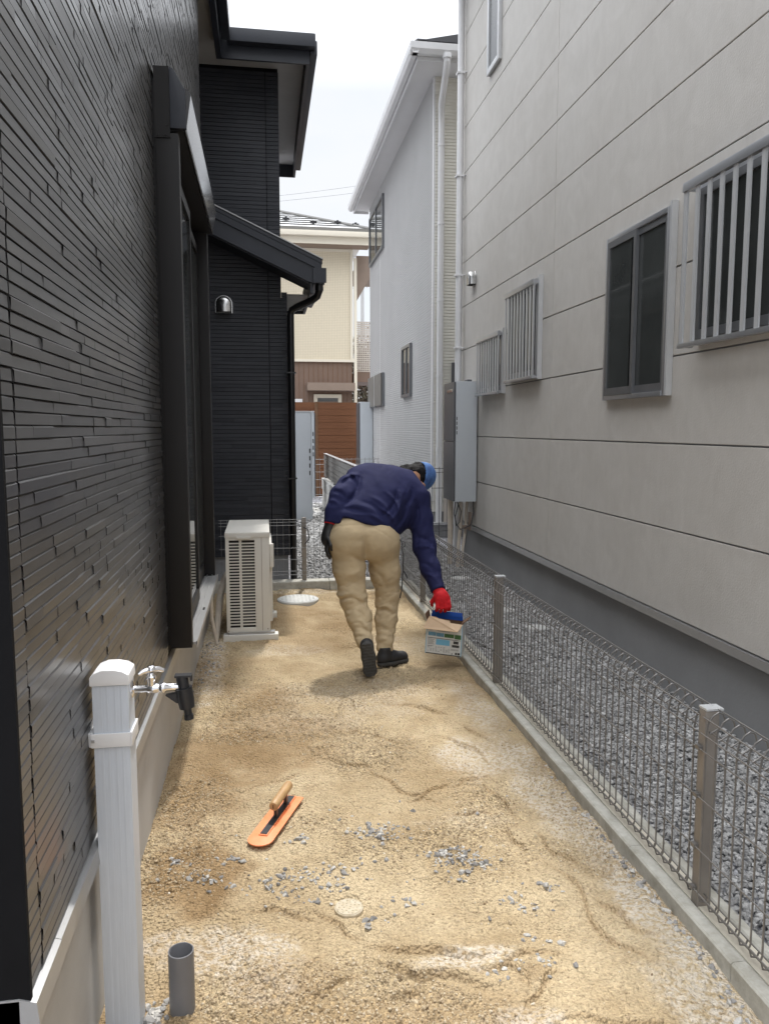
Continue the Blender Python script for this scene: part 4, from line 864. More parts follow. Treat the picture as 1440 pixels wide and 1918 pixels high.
# ------------------------------------------------------------------ things farther off
def tank(x0, x1, y0, y1, z0, z1, lab, group, pipes=True, dark_left=False):
    t = thing('storage_heater', lab, 'water heater', ((x0 + x1) / 2, (y0 + y1) / 2, z0), group)
    part('casing', M['heater_grey'], t, (x0, x1, y0, y1, z0, z1), bevel=.008)
    b = MB()
    for k in range(4): b.box(x1 - .03, x1 - .012, y0 - .004, y0 - .001, z0 + .75 + k * .12, z0 + .82 + k * .12)
    b.build('side_slots', M['slot'], t)
    part('front_panel', M['heater_dark'] if dark_left else M['heater_grey'], t, (x1 + .001, x1 + .02, y0 + .01, y1 - .01, z0 + .03, z1 - .02))
    part('lid', M['white_trim'], t, (x0 - .006, x1 + .006, y0 - .006, y1 + .006, z1 + .001, z1 + .014))
    return t
tank(.455, .76, 12.6, 13.2, .0, 1.77, 'tall pale grey storage heater standing behind the black downpipe', None)
tank(.74, .90, 13.9, 14.5, .26, 1.80, 'narrow pale grey heater cabinet behind the taller storage heater', None, dark_left=True)
hw_ = thing('storage_heater', 'pale grey heater cabinet at the far corner of the white house before the brown fence', 'water heater', (2.2, 16.2, 0))
part('casing', M['heater_grey'], hw_, (2.02, 2.285, 16.3, 16.8, .1, 2.06), bevel=.008); part('front_panel', M['heater_dark'], hw_, (1.995, 2.018, 16.31, 16.79, .12, 2.04)); part('foot', M['alu'], hw_, (2.05, 2.25, 16.35, 16.75, 0, .099))

bw = thing('block_wall', 'low pale concrete block wall running away on the right of the far path', 'wall', (1.15, 12, 0))
mbw = MB()
for r in range(3):
    for k in range(14):
        y0 = 9.4 + .4 * k - (.2 if r % 2 else 0); mbw.box(1.105, 1.22, y0, y0 + .394, -.03 + r * .19, -.03 + r * .19 + .186)
mbw.build('blocks', M['conc_block'], bw, bevel=.003); part('coping', M['conc_block'], bw, (1.10, 1.225, 9.2, 14.99, .541, .556))
sf = thing('slatted_fence', 'grey-brown horizontal slat fence standing on the low block wall', 'fence', (1.15, 12, .556))
b = MB()
for k in range(5): b.box(1.148, 1.166, 9.2, 14.95, .60 + k * .082, .676 + k * .082)
b.build('slats', M['slat_grey'], sf)
for y in (9.3, 11.2, 13.1, 14.9): part('post', M['slat_grey'], sf, (1.168, 1.20, y - .025, y + .025, .557, 1.02))
part('top_rail', M['alu'], sf, (1.14, 1.20, 9.2, 14.96, 1.021, 1.031))
cm = thing('mesh_fence', 'thin mesh fence standing before the brown board fence', 'fence', (1.6, 15.2, 0))
b = MB()
for k in range(16): b.tube([(1.0 + .09 * k, 15.3, .1), (1.0 + .09 * k, 15.3, .93)], .004, 4, cap=False)
for z in (.2, .35, .5, .65, .8, .9): b.tube([(.95, 15.296, z), (2.4, 15.296, z)], .004, 4)
b.build('mesh_panel', M['wire_dark'], cm); part('post', M['post'], cm, (2.3, 2.34, 15.3, 15.34, 0, .96))
slab = MB(); slab.box(.78, 1.02, 13.75, 14.55, -.03, .02); tag(slab.build('paving_slab', M['conc_block']), 'pale square concrete slab on the gravel beside the block wall', 'slab')
bf = thing('board_fence', 'tall brown horizontal board fence closing the far end of the path', 'fence', (1.2, 17.2, 0))
b = MB()
for k in range(14): b.box(-1.5, 1.185, 17.25, 17.27, .05 + k * .145, .05 + k * .145 + .139)
b.build('boards', M['brown_fence'], bf)
b = MB()
for k in range(14): b.box(1.20, 2.6, 17.2, 17.222, .05 + k * .145, .05 + k * .145 + .139)
b.build('boards', M['brown_fence'], bf); part('post', M['card_dark'], bf, (1.13, 1.199, 17.19, 17.249, 0, 2.09)); part('backing', M['card_dark'], bf, (-1.5, 2.6, 17.271, 17.28, 0, 2.08))

# cream house closing the view
ch = thing('cream_house', 'cream tiled house with brown ground floor and pale metal hip roof at the far end', 'house', (.5, 22, 0))
CY = 22
part('upper_wall', M['cream_tile'], ch, (-7, 2.50, CY, 30, 3.42, 6.42)); part('lower_wall', M['brown_panel'], ch, (-7, 2.50, CY + .02, 30, 0, 3.36))
b = MB()
for k in range(38): b.box(-2.5 + k * .135, -2.5 + k * .135 + .010, CY + .012, CY + .021, .2, 3.355)
b.build('panel_groove', M['card_dark'], ch)
part('belt_course', M['cream_trim'], ch, (-7, 2.53, CY - .04, CY + .03, 3.36, 3.43)); part('corner_trim', M['cream_trim'], ch, (2.46, 2.53, CY - .03, CY + .05, 3.43, 6.42))
b = MB(); b.box(2.56, 2.64, CY - .05, CY + .03, 2.0, 6.2); b.box(2.49, 2.56, CY - .05, CY - .035, 3.36, 3.46); b.build('corner_post', M['cream_trim'], ch)
ev = MB(); ap = (-2.3, 26.7, 9.05); c1 = (2.95, 21.45, 6.86); c0 = (-8, 21.45, 6.86)
ev.add([c0, c1, ap, (-8, 26.7, 9.05), (c0[0], c0[1], 6.82), (c1[0], c1[1], 6.82)], [(0, 1, 2, 3), (0, 4, 5, 1)]); ev.add([c1, (2.95, 31.9, 6.86), ap], [(0, 1, 2)])
M['roof_pale'] = mat('pale_metal_roof', (.55, .56, .58), .3, metal=.3, var=.05, vscale=2)
ev = ev.build('roof', M['roof_pale'], ch)
b = MB()
for k in range(1, 15):
    f = k / 16; y = 21.45 + 5.25 * f; z = 6.86 + 2.19 * f; xr = 2.95 - 5.25 * f; b.box(-8, xr, y - .03, y + .012, z + .002, z + .022)
b.build('roof_seam', M['slat_grey'], ev)
b = MB(); b.tube([(c1[0], c1[1], c1[2] + .02), (ap[0], ap[1], ap[2] + .02)], .045, 6); b.build('hip_cap', M['slat_grey'], ev)
for x, f in ((.72, .17), (1.45, .09), (2.13, .125), (2.6, .075)):
    y = 21.45 + 5.25 * f; z = 6.86 + 2.19 * f
    b = MB(); b.box(x - .09, x + .09, y - .02, y + .02, z + .02, z + .075); b.box(x - .03, x + .03, y - .03, y + .12, z + .0, z + .10); b.build('snow_guard', M['black_plastic'], ev)
part('drip_edge', M['slat_grey'], ev, (-8, 2.96, 21.41, 21.449, 6.78, 6.87))
part('gutter', M['cream_trim'], ev, (-8, 3.0, 21.30, 21.42, 6.62, 6.76), bevel=.03)
part('fascia', M['cream_trim'], ev, (-8, 2.95, 21.43, 21.46, 6.44, 6.775)); part('soffit', M['awn'], ev, (-8, 2.95, 21.461, CY, 6.44, 6.46))
part('upper_trim', M['cream_trim'], ch, (-7, 2.52, CY - .02, CY - .002, 6.36, 6.435))
part('awning', M['awn'], ch, (1.22, 2.53, CY - .5, CY - .001, 2.55, 2.76))
cw = part('window', M['cream_trim'], ch, (1.42, 1.52, CY - .04, CY + .019, 1.2, 2.46), (2.1, 2.2, CY - .04, CY + .019, 1.2, 2.46), (1.52, 2.1, CY - .04, CY + .019, 2.36, 2.46)); part('pane', M['glass_frost'], cw, (1.52, 2.1, CY + .0, CY + .018, 1.2, 2.36)); part('rail', M['awn'], cw, (1.55, 2.08, CY - .03, CY - .001, 2.2, 2.26))
part('vent_cover', M['white_trim'], ch, (.85, 1.10, CY - .03, CY + .018, 2.24, 2.33))
# carport roof soffit and balcony lattice at its right
part('balcony_soffit', M['awn'], ch, (2.65, 4.6, CY + .2, 25, 5.98, 6.05)); 
b = MB(); b.prism([(2.645, 6.30), (3.9, 6.30), (3.32, 6.2), (2.645, 5.05)], 'y', CY + .1, CY + .18); b.build('balcony_bracket', M['awn'], ch)
b = MB(); x0, x1, z0, z1 = 2.65, 3.5, 3.12, 4.52
for k in range(15): b.box(x0 + k * .06, x0 + k * .06 + .03, CY + .3, CY + .33, z0, z1)
for k in range(24): b.box(x0, x1, CY + .295, CY + .334, z0 + k * .06, z0 + k * .06 + .028)
b.build('balcony_lattice', M['lattice'], ch); part('balcony_base', M['brown_panel'], ch, (2.62, 4.4, CY + .2, 24, 2.82, 3.11)); 

# bushes and wires beyond
def tree(x, y, h, r, n, lab):
    t = thing('tree', lab, 'tree', (x, y, 0)); b = MB()
    b.tube([(x, y, 0), (x + .1, y, h * .5), (x, y + .1, h * .9)], [.14, .1, .03], 8)
    for k in range(9):
        a = k * 2.4; b.tube([(x + .05, y, h * (.35 + .06 * k)), (x + math.cos(a) * r * .6, y + math.sin(a) * r * .6, h * (.55 + .055 * k))], [.05, .012], 5)
    b.build('trunk', M['bark'], t)
    c = rng.normal(0, 1, (n, 3)); c /= np.linalg.norm(c, axis=1)[:, None]; c *= (rng.uniform(.15, 1, (n, 1)) ** .5) * (1 + .35 * fbm(c * 2.2, 3, int(x * 10) + 40))[:, None]
    c = c * (r, r, h * .4) + (x, y, h * .66); s = rng.uniform(.05, .11, n)
    u = rng.normal(0, 1, (n, 3)); w = rng.normal(0, 1, (n, 3)); u /= np.linalg.norm(u, axis=1)[:, None]; w -= u * (u * w).sum(1)[:, None]; w /= np.linalg.norm(w, axis=1)[:, None]
    V = np.stack([c - u * s[:, None], c - w * s[:, None] * .5, c + u * s[:, None], c + w * s[:, None] * .5], 1).reshape(-1, 3)
    raw_mesh('crown', V, np.arange(4 * n).reshape(-1, 4), M['leaf'], t)
tree(4.6, 36, 5.5, 1.3, 5000, 'dark reddish bush seen between the cream house and the white house')
tree(6.2, 39, 6.4, 1.5, 4000, 'dark green tree beside the white house far behind the balcony lattice')
up = thing('utility_pole', 'distant utility pole with crossarm seen above the balcony lattice', 'utility pole', (7.0, 55, 0))
b = MB(); b.tube([(7.0, 55, 0), (7.0, 55, 12.2)], [.17, .11], 10); b.build('pole', M['soffit'], up, smooth=True)
b = MB(); b.box(5.6, 8.4, 54.9, 55.02, 11.4, 11.55); b.build('crossarm', M['cable'], up)
for k in range(7): b = MB(); b.lathe((5.75 + k * .4, 54.96, 11.25), (0, 0, 1), [(0, .06), (.1, .08), (.15, .05)], 8); b.build('insulator', M['white_trim'], up)
b = MB()
for (z0, z1) in ((11.5, 13.6), (11.6, 14.1)):
    b.tube([(-14 + 24 * t, 56 - 2 * t, z0 + (z1 - z0) * t - 1.2 * 4 * t * (1 - t) * .4 + 4.4) for t in np.linspace(0, 1, 24)], .018, 4)
tag(b.build('power_line', M['wire_far']), 'two thin power cables crossing the sky above the cream roof', 'power line')
b = MB()
for dz in (0, .5): b.tube([(5.0, 50, 10.0 + dz), (7.0, 55, 11.5), (10, 60, 12.6 + dz)], .02, 4)
tag(b.build('power_line', M['wire_far']), 'short sagging cables at the distant utility pole above the lattice', 'power line')

#PERSON#
# ------------------------------------------------------------------ person bending to the carton
def sdf_mesh(name, fn, lo, hi, res, m, parent, smooth=True):
    """naive surface nets of an implicit solid"""
    lo, hi = P3(lo), P3(hi); n = np.ceil((hi - lo) / res).astype(int) + 1
    g = np.stack(np.meshgrid(*[lo[k] + res * np.arange(n[k]) for k in range(3)], indexing='ij'), -1)
    d = fn(g); ins = d < 0
    acc = np.zeros((*(n - 1), 3)); cnt = np.zeros(n - 1)
    cs = [(i, j, k) for i in (0, 1) for j in (0, 1) for k in (0, 1)]
    sl_ = lambda c: tuple(slice(c[q], n[q] - 1 + c[q]) for q in range(3))
    for a in cs:
        for k in range(3):
            if a[k] == 0:
                b = list(a); b[k] = 1; da, db = d[sl_(a)], d[sl_(b)]; x = (da < 0) != (db < 0)
                t = np.where(x, da / np.where(da == db, 1, da - db), 0)
                for q in range(3): acc[..., q] += np.where(x, a[q] + (t if q == k else 0), 0)
                cnt += x
    act = cnt > 0; idx = np.full(act.shape, -1); idx[act] = np.arange(act.sum())
    V = (acc[act] / cnt[act][:, None] + np.argwhere(act)) * res + lo
    Fs = []
    for k in range(3):
        a, b = (k + 1) % 3, (k + 2) % 3
        s0 = [slice(1, n[q] - 1) for q in range(3)]; s0[k] = slice(0, n[k] - 1); s1 = list(s0); s1[k] = slice(1, n[k])
        i0, i1 = ins[tuple(s0)], ins[tuple(s1)]
        for flip in (0, 1):
            w = np.argwhere((i0 & ~i1) if not flip else (~i0 & i1))
            if not len(w): continue
            w = w + np.array([0 if q == k else 1 for q in range(3)])
            def at(da, db):
                o_ = w.copy(); o_[:, a] -= da; o_[:, b] -= db; return idx[o_[:, 0], o_[:, 1], o_[:, 2]]
            q = np.stack([at(1, 1), at(0, 1), at(0, 0), at(1, 0)], 1); Fs.append(q[:, ::-1] if flip else q)
    return raw_mesh(name, V, np.concatenate(Fs), m, parent, smooth)
def cone(p, a, b, ra, rb):
    a, b = P3(a), P3(b); ab = b - a; t = np.clip(((p - a) @ ab) / (ab @ ab), 0, 1)
    return np.linalg.norm(p - a - t[..., None] * ab, axis=-1) - (ra + (rb - ra) * t)
def chain(p, pts, k=.03):
    d = None
    for (a, ra), (b, rb) in zip(pts, pts[1:]):
        e = cone(p, a, b, ra, rb); d = e if d is None else smin(d, e, k)
    return d
def smin(a, b, k=.04):
    h = np.clip(.5 + .5 * (b - a) / k, 0, 1); return b + (a - b) * h - k * h * (1 - h)
def ell(p, c, r, ax=None):
    q = p - P3(c)
    if ax is not None: q = q @ np.array(ax, float).T
    r = P3(r); return (np.linalg.norm(q / r, axis=-1) - 1) * r.min()
def plane(p, c, nrm):
    nrm = P3(nrm); return (p - P3(c)) @ (nrm / np.linalg.norm(nrm))
VIEW = P3((.16, .975, -.13)); VIEW /= np.linalg.norm(VIEW)
def folds(p, segs):
    """soft creases running across the cloth: each (a, b, width, height)"""
    d = 0
    for a, b, w, h in segs:
        a, b = P3(a), P3(b); q = p - VIEW * ((p - a) @ VIEW)[..., None]; b2 = b - VIEW * ((b - a) @ VIEW)
        ab = b2 - a; t = np.clip(((q - a) @ ab) / (ab @ ab), 0, 1); bow = .14 * np.sin(t * PI)[..., None] * np.cross(ab, VIEW)
        r = np.linalg.norm(q - a - t[..., None] * ab - bow, axis=-1)
        d = d - h * np.exp(-(r / w) ** 2) * np.sin(np.clip(t, .03, .97) * PI) ** .5
    return d
man = thing('person', 'person in navy long-sleeved top and khaki trousers bending over to the carton', 'person', (.70, 4.75, 0))
HIPL, HIPR = (.515, 4.82, .80), (.735, 4.87, .765)
KNL, KNR = (.540, 4.75, .43), (.778, 4.87, .40)
ANL, ANR = (.592, 4.575, .205), (.745, 4.765, .095)
SHL, ELL, WRL = (.615, 5.06, 1.165), (.478, 4.89, 1.075), (.412, 4.81, .90)
SHR, ELR, WRR = (1.00, 5.06, 1.035), (1.035, 4.93, .72), (1.083, 4.73, .475)
HEAD = P3((1.040, 5.20, 1.168))
def torso(p, g=0.):
    d = chain(p, [((.52, 4.87, .90), .128 + g), ((.61, 5.0, 1.03), .128 + g), ((.69, 5.10, 1.135), .12 + g)], .05)
    d = smin(d, chain(p, [((.73, 4.92, .865), .125 + g), ((.84, 5.02, .98), .13 + g), ((.93, 5.11, 1.06), .12 + g)], .05), .12)
    return smin(d, cone(p, (.62, 4.91, .90), (.83, 5.10, 1.11), .15 + g, .125 + g), .1)
def body_fn(p):
    d = torso(p, -.025)
    d = smin(d, chain(p, [((.88, 5.10, 1.11), .07), ((.98, 5.15, 1.17), .058), (HEAD - P3((.03, .01, 0)), .06)], .04), .05)
    u = P3((.86, .28, .10)); u /= np.linalg.norm(u); f = P3((.35, .45, -.82)); f -= u * (f @ u); f /= np.linalg.norm(f); s = np.cross(u, f)
    d = smin(d, ell(p, HEAD, (.112, .092, .074), [u, f, s]), .03)
    d = smin(d, ell(p, HEAD - u * .055 + f * .035, (.055, .06, .055), [u, f, s]), .03)       # jaw
    d = smin(d, cone(p, HEAD + f * .088 + u * .012, HEAD + f * .108 - u * .02, .008, .013), .015)  # nose
    d = smin(d, cone(p, HEAD + f * .088 - u * .05 - s * .015, HEAD + f * .088 - u * .05 + s * .015, .008, .008), .012)
    for q in (-1, 1):
        d = np.minimum(d, ell(p, HEAD + s * q * .088 - u * .02 + f * .02, (.036, .024, .014), [u, f, s]))
    for a, b, c, r in ((SHL, ELL, WRL, .05), (SHR, ELR, WRR, .05)): d = smin(d, chain(p, [(a, r), (b, r * .8), (c, r * .55)], .02), .04)
    for a, b, c in ((HIPL, KNL, ANL), (HIPR, KNR, ANR)): d = smin(d, chain(p, [(a, .085), (b, .056), (c, .036)], .03), .06)
    return d
sdf_mesh('body', body_fn, (.28, 4.4, .03), (1.3, 5.5, 1.42), .0105, M['skin'], man)
def pants_fn(p):
    L = chain(p, [((.535, 4.83, .84), .13), (HIPL, .127), ((.522, 4.79, .62), .105), ((.536, 4.755, .47), .086), (KNL, .079), ((.572, 4.69, .33), .080), (ANL, .058)], .04)
    R = chain(p, [((.715, 4.87, .81), .125), (HIPR, .122), ((.762, 4.87, .58), .10), ((.778, 4.87, .44), .078), (KNR, .076), ((.764, 4.84, .28), .074), ((ANR[0], ANR[1], .115), .06)], .04)
    d = smin(L, R, .02) + .006
    d = smin(d, chain(p, [((.50, 4.90, .915), .125), ((.62, 4.92, .91), .14), ((.735, 4.94, .86), .12)], .05), .05)
    d = smin(d, ell(p, (.535, 4.755, .81), (.115, .09, .12)), .05); d = smin(d, ell(p, (.70, 4.785, .79), (.11, .09, .12)), .05)
    q = (p - P3((.617, 4.70, .75))) * P3((1, .25, .3)); d = d + .016 * np.exp(-(np.linalg.norm(q, axis=-1) / .022) ** 2)       # seat seam
    d = d + 1.25 * folds(p, FP) - .010 * np.exp(-((p[..., 2] - .462 + .03 * (p[..., 0] - .54)) / .014) ** 2) * (p[..., 0] < .65) + .0025 * fbm(p * P3((9, 9, 22)), 3, 4)
    q2 = p @ np.array([[.9, 0, .43], [0, 1, 0], [-.43, 0, .9]]).T * P3((7, 7, 26)); d = d + .0065 * np.clip(1 - 2.2 * np.abs(fbm(q2, 3, 91)), 0, 1) ** 2 * np.clip(1.1 * np.exp(-((p[..., 2] - .43) / .13) ** 2) + np.exp(-((p[..., 2] - .22) / .1) ** 2) + .25, 0, 1)
    low = np.clip((.42 - p[..., 2]) / .25, 0, 1); d = d + low * .0036 * np.sin(p[..., 2] * 105 + 9 * p[..., 0] + 3 * fbm(p * 9, 2, 3)) * np.clip(.6 + fbm(p * 7, 2, 12), 0, 1)
    d = np.maximum(d, -plane(p, (ANL[0], ANL[1], .175), (.0, -.25, .97)) * (p[..., 0] < .66) - 9 * (p[..., 0] >= .66))
    d = np.maximum(d, np.where(p[..., 0] >= .66, .085 - p[..., 2], -9))
    return d
FP = [((.44, 4.7, .445), (.60, 4.7, .425), .012, -.014), ((.46, 4.7, .418), (.62, 4.7, .432), .014, .010), ((.455, 4.7, .47), (.61, 4.7, .462), .016, .008),
      ((.71, 4.8, .345), (.80, 4.8, .315), .012, -.009), ((.70, 4.8, .37), (.82, 4.8, .335), .015, .009), ((.53, 4.7, .72), (.60, 4.7, .62), .016, -.010), ((.57, 4.7, .70), (.66, 4.7, .61), .014, -.008), ((.60, 4.7, .66), (.50, 4.7, .60), .02, .007),
      ((.66, 4.7, .62), (.74, 4.7, .50), .016, -.007), ((.76, 4.8, .62), (.70, 4.8, .46), .02, .006), ((.50, 4.7, .56), (.60, 4.7, .50), .02, -.006), ((.56, 4.7, .38), (.62, 4.7, .30), .012, -.007), ((.56, 4.7, .33), (.63, 4.7, .27), .012, .007),
      ((.55, 4.7, .28), (.64, 4.7, .245), .010, -.008), ((.57, 4.7, .245), (.64, 4.7, .22), .010, .008), ((.70, 4.8, .22), (.80, 4.8, .2), .012, -.007), ((.70, 4.8, .17), (.79, 4.8, .15), .01, .007), ((.42, 4.7, .90), (.80, 4.7, .80), .006, -.003)]
tro = sdf_mesh('trousers', pants_fn, (.34, 4.42, .06), (.95, 5.12, 1.10), .0072, M['tan_fabric'], man)
HEM, HN = (.383, 4.8, .958), (.28, .42, .85)
def top_fn(p):
    d = torso(p, .016)
    d = smin(d, chain(p, [((.69, 5.10, 1.145), .11), (SHL, .085), ((.55, 4.98, 1.125), .078), (ELL, .068), ((.44, 4.845, .98), .058), (WRL, .047)], .03), .035)
    d = smin(d, chain(p, [((.93, 5.10, 1.075), .11), (SHR, .092), ((1.025, 5.01, .90), .080), (ELR, .074), ((1.055, 4.84, .60), .062), (WRR, .049)], .03), .045)
    d = smin(d, cone(p, (.88, 5.10, 1.115), (.965, 5.14, 1.165), .085, .064), .04)
    q2 = p @ np.array([[.92, 0, -.38], [0, 1, 0], [.38, 0, .92]]).T * P3((20, 6, 5)); d = d + .0065 * np.clip(1 - 2.2 * np.abs(fbm(q2, 3, 71)), 0, 1) ** 2 * np.clip(fbm(p * 5, 2, 33) + .6, 0, 1)
    d = d + 1.35 * folds(p, FT) + .0035 * fbm(p * 9, 3, 17)
    d = np.maximum(d, np.where((plane(p, (.47, 4.85, 1.0), (-1, -.2, .35)) > 0) | (p[..., 0] > .955), -9, -plane(p, HEM, HN) + .004 * np.sin(p[..., 0] * 40)))
    d = np.maximum(d, plane(p, (.985, 5.145, 1.175), (.85, .35, .35)) - np.where(p[..., 2] < 1.09, 9, 0))
    d = np.maximum(d, np.where(p[..., 0] < .46, plane(p, WRL, P3(WRL) - P3(ELL)), -9)); d = np.maximum(d, np.where(p[..., 2] < .6, plane(p, WRR, P3(WRR) - P3(ELR)), -9))
    return d
FT = [((.88, 5, 1.08), (.80, 4.9, .90), .013, .010), ((.86, 5, 1.10), (.75, 4.9, .94), .012, -.009), ((.92, 5, 1.06), (.83, 4.9, .86), .013, -.009), ((.79, 5, 1.08), (.86, 4.9, .93), .010, .008),
      ((.70, 5, 1.05), (.80, 4.9, .92), .013, .007), ((.62, 5, 1.02), (.78, 4.9, .90), .015, -.006), ((.50, 5, .98), (.70, 4.9, .97), .02, .006), ((.46, 5, .965), (.72, 4.9, .90), .016, -.006), ((.60, 5, .94), (.80, 4.9, .85), .012, .006), ((.74, 5, .98), (.85, 4.9, .84), .010, .008),
      ((.53, 5, 1.21), (.60, 5, 1.10), .014, -.012), ((.50, 5, 1.16), (.62, 5, 1.20), .012, .008), ((.49, 5, 1.12), (.58, 5, 1.18), .010, -.008), ((.62, 5, 1.20), (.52, 5, .99), .016, -.014), ((.45, 5, 1.09), (.53, 5, 1.05), .012, -.008), ((.43, 5, 1.03), (.50, 5, 1.0), .012, .007),
      ((.98, 5, 1.02), (.97, 5, .84), .016, -.010), ((1.02, 5, .95), (.97, 5, .80), .014, .006), ((.99, 5, .78), (1.09, 5, .74), .012, -.007), ((1.0, 5, .72), (1.1, 5, .70), .012, .006), ((1.02, 5, .62), (1.10, 5, .56), .012, -.006), ((1.04, 5, .55), (1.12, 5, .50), .011, .006),
      ((.96, 5, 1.10), (.90, 5, .98), .016, -.008), ((.66, 5, 1.24), (.78, 5, 1.06), .03, .005)]
jk = sdf_mesh('long_sleeved_top', top_fn, (.30, 4.62, .40), (1.22, 5.40, 1.42), .0072, M['navy'], man)
# head wear
_u = P3((.86, .28, .10)); _u /= np.linalg.norm(_u); _f = P3((.35, .45, -.82)); _f -= _u * (_f @ _u); _f /= np.linalg.norm(_f); _s = np.cross(_u, _f)
def hair_fn(p):
    d = ell(p, HEAD - _f * .008, (.119, .098, .084), [_u, _f, _s]) + .005 * fbm(p * 40, 3, 6)
    d = smin(d, ell(p, HEAD - _u * .085 - _f * .045, (.07, .06, .07), [_u, _f, _s]) + .006 * fbm(p * 45, 3, 8), .02)
    return np.maximum(d, plane(p, HEAD + _f * .045 - _u * .02, _f + _u * .0))
sdf_mesh('hair', hair_fn, HEAD - .17, HEAD + .17, .0065, M['hair'], man)
def cap_fn(p):
    o_ = ell(p, HEAD - _f * .002 + _u * .012, (.124, .108, .094), [_u, _f, _s]) + .003 * fbm(p * 14, 2, 3)
    d = np.maximum(o_, -(o_ + .009)); d = np.maximum(d, -plane(p, HEAD + _u * .0 - _f * .01, _u + _f * .25))
    br_ = ell(p, HEAD + _u * .012 + _f * .12, (.009, .075, .075), [_u * .97 + _f * .2, _f * .97 - _u * .2, _s]); br_ = np.maximum(br_, -plane(p, HEAD + _f * .075, _f))
    return np.minimum(d, br_)
sdf_mesh('cap', cap_fn, HEAD - .24, HEAD + .24, .006, M['cap'], man)
# shoes
def shoe_fn(heel, toe, up, sole):
    heel, toe, up = P3(heel), P3(toe), P3(up); ax = toe - heel; L = np.linalg.norm(ax); ax /= L; up = up - ax * (up @ ax); up /= np.linalg.norm(up); sd_ = np.cross(ax, up)
    def fn(p):
        q = np.stack([(p - heel) @ ax, (p - heel) @ sd_, (p - heel) @ up], -1)
        if sole:
            d = smin(cone(q, (.0, 0, 0), (L * .45, .004, 0), .036, .036), cone(q, (L * .45, .004, 0), (L, 0, 0), .036, .044), .03)
            d = np.maximum(d, np.abs(q[..., 2] + .008) - .013)
            return d + .0018 * np.sign(np.sin(q[..., 0] * 330)) * (q[..., 2] < -.012)
        d = cone(q, (.0, 0, .022), (L * .5, 0, .028), .034, .036); d = smin(d, cone(q, (L * .5, 0, .026), (L, 0, .012), .038, .040), .03)
        d = smin(d, cone(q, (.012, 0, .04), (.02, 0, .085), .038, .040), .03); d = np.maximum(d, .0055 - q[..., 2]); d = d + .0012 * fbm(p * 60, 2, 2)
        return np.maximum(d, q[..., 2] - .10)
    return fn
for heel, toe, up in (((.592, 4.478, .205), (.612, 4.502, .055), (.05, .95, .18)), ((.722, 4.735, .022), (.862, 4.80, .022), (0, 0, 1))):
    lo, hi = np.minimum(heel, toe) - .13, np.maximum(heel, toe) + .14
    s_ = sdf_mesh('shoe', shoe_fn(heel, toe, up, False), lo, hi, .006, M['shoe'], man); sdf_mesh('sole', shoe_fn(heel, toe, up, True), lo, hi, .005, M['sole'], s_)
# hands in gloves
def glove_r(p):
    w = P3(WRR); c = P3((1.100, 4.685, .425)); d = smin(cone(p, w + P3((-.003, .008, .012)), w + P3((.01, -.02, -.02)), .037, .040), ell(p, c, (.05, .036, .048)), .03)
    for i, (dx, dy, L) in enumerate(((-.036, .010, .9), (-.012, .004, 1.), (.013, .0, .97), (.036, .002, .82))):
        k0 = c + P3((dx, dy - .026, -.012)); k1 = k0 + P3((dx * .06, -.006, -.033 * L)); k2 = k1 + P3((0, .016, -.022 * L)); k3 = k2 + P3((0, .018, -.010 * L))
        d = smin(d, chain(p, [(k0, .0125), (k1, .0115), (k2, .0105), (k3, .0092)], .006), .008)
    t0 = c + P3((-.044, .018, .012)); t1 = t0 + P3((-.016, .022, -.03)); t2 = t1 + P3((.006, .018, -.028)); d = smin(d, chain(p, [(t0, .015), (t1, .0125), (t2, .0105)], .008), .012)
    return d + .0015 * fbm(p * 30, 3, 5)
sdf_mesh('glove', glove_r, (1.0, 4.58, .30), (1.2, 4.82, .56), .0042, M['red'], man)
def glove_l(p):
    w = P3(WRL); c = w + P3((-.028, -.012, -.085)); d = smin(cone(p, w + P3((.004, .005, .03)), c, .042, .034), ell(p, c, (.03, .042, .05)), .03)
    for dy, L in ((-.034, .85), (-.012, 1.), (.011, .96), (.032, .8)):
        k0 = c + P3((.0, dy, -.035)); k1 = k0 + P3((-.004, dy * .1, -.04 * L)); k2 = k1 + P3((.008, 0, -.028 * L)); k3 = k2 + P3((.012, 0, -.018 * L)); d = smin(d, chain(p, [(k0, .0125), (k1, .0115), (k2, .0105), (k3, .0095)], .006), .008)
    t0 = c + P3((.01, -.042, .0)); t1 = t0 + P3((.008, -.02, -.035)); t2 = t1 + P3((.006, .004, -.026)); return smin(d, chain(p, [(t0, .014), (t1, .0125), (t2, .010)], .008), .012)
gl = sdf_mesh('glove', glove_l, (.30, 4.68, .66), (.48, 4.92, 1.0), .0045, M['black_glove'], man)
b = MB(); b.lathe(P3(WRL) + P3((.002, .003, .012)), P3(WRL) - P3(ELL), [(-.012, .0435), (0, .045), (.016, .0445), (.018, .040)], 20); b.build('cuff', M['red'], gl, smooth=True)
b = MB(); b.tube([(.846, 4.80, .80), (.862, 4.79, .775), (.856, 4.79, .75), (.868, 4.79, .70), (.866, 4.795, .64), (.868, 4.80, .60), (.862, 4.80, .52), (.858, 4.81, .46), (.850, 4.81, .42)], .0035, 6)
b.tube([(.852, 4.80, .79), (.875, 4.79, .785), (.88, 4.79, .76), (.862, 4.79, .75)], .003, 6); b.tube([(.868, 4.80, .60), (.885, 4.79, .575), (.895, 4.79, .55)], .004, 6); b.build('cord', M['black_plastic'], tro, smooth=True)

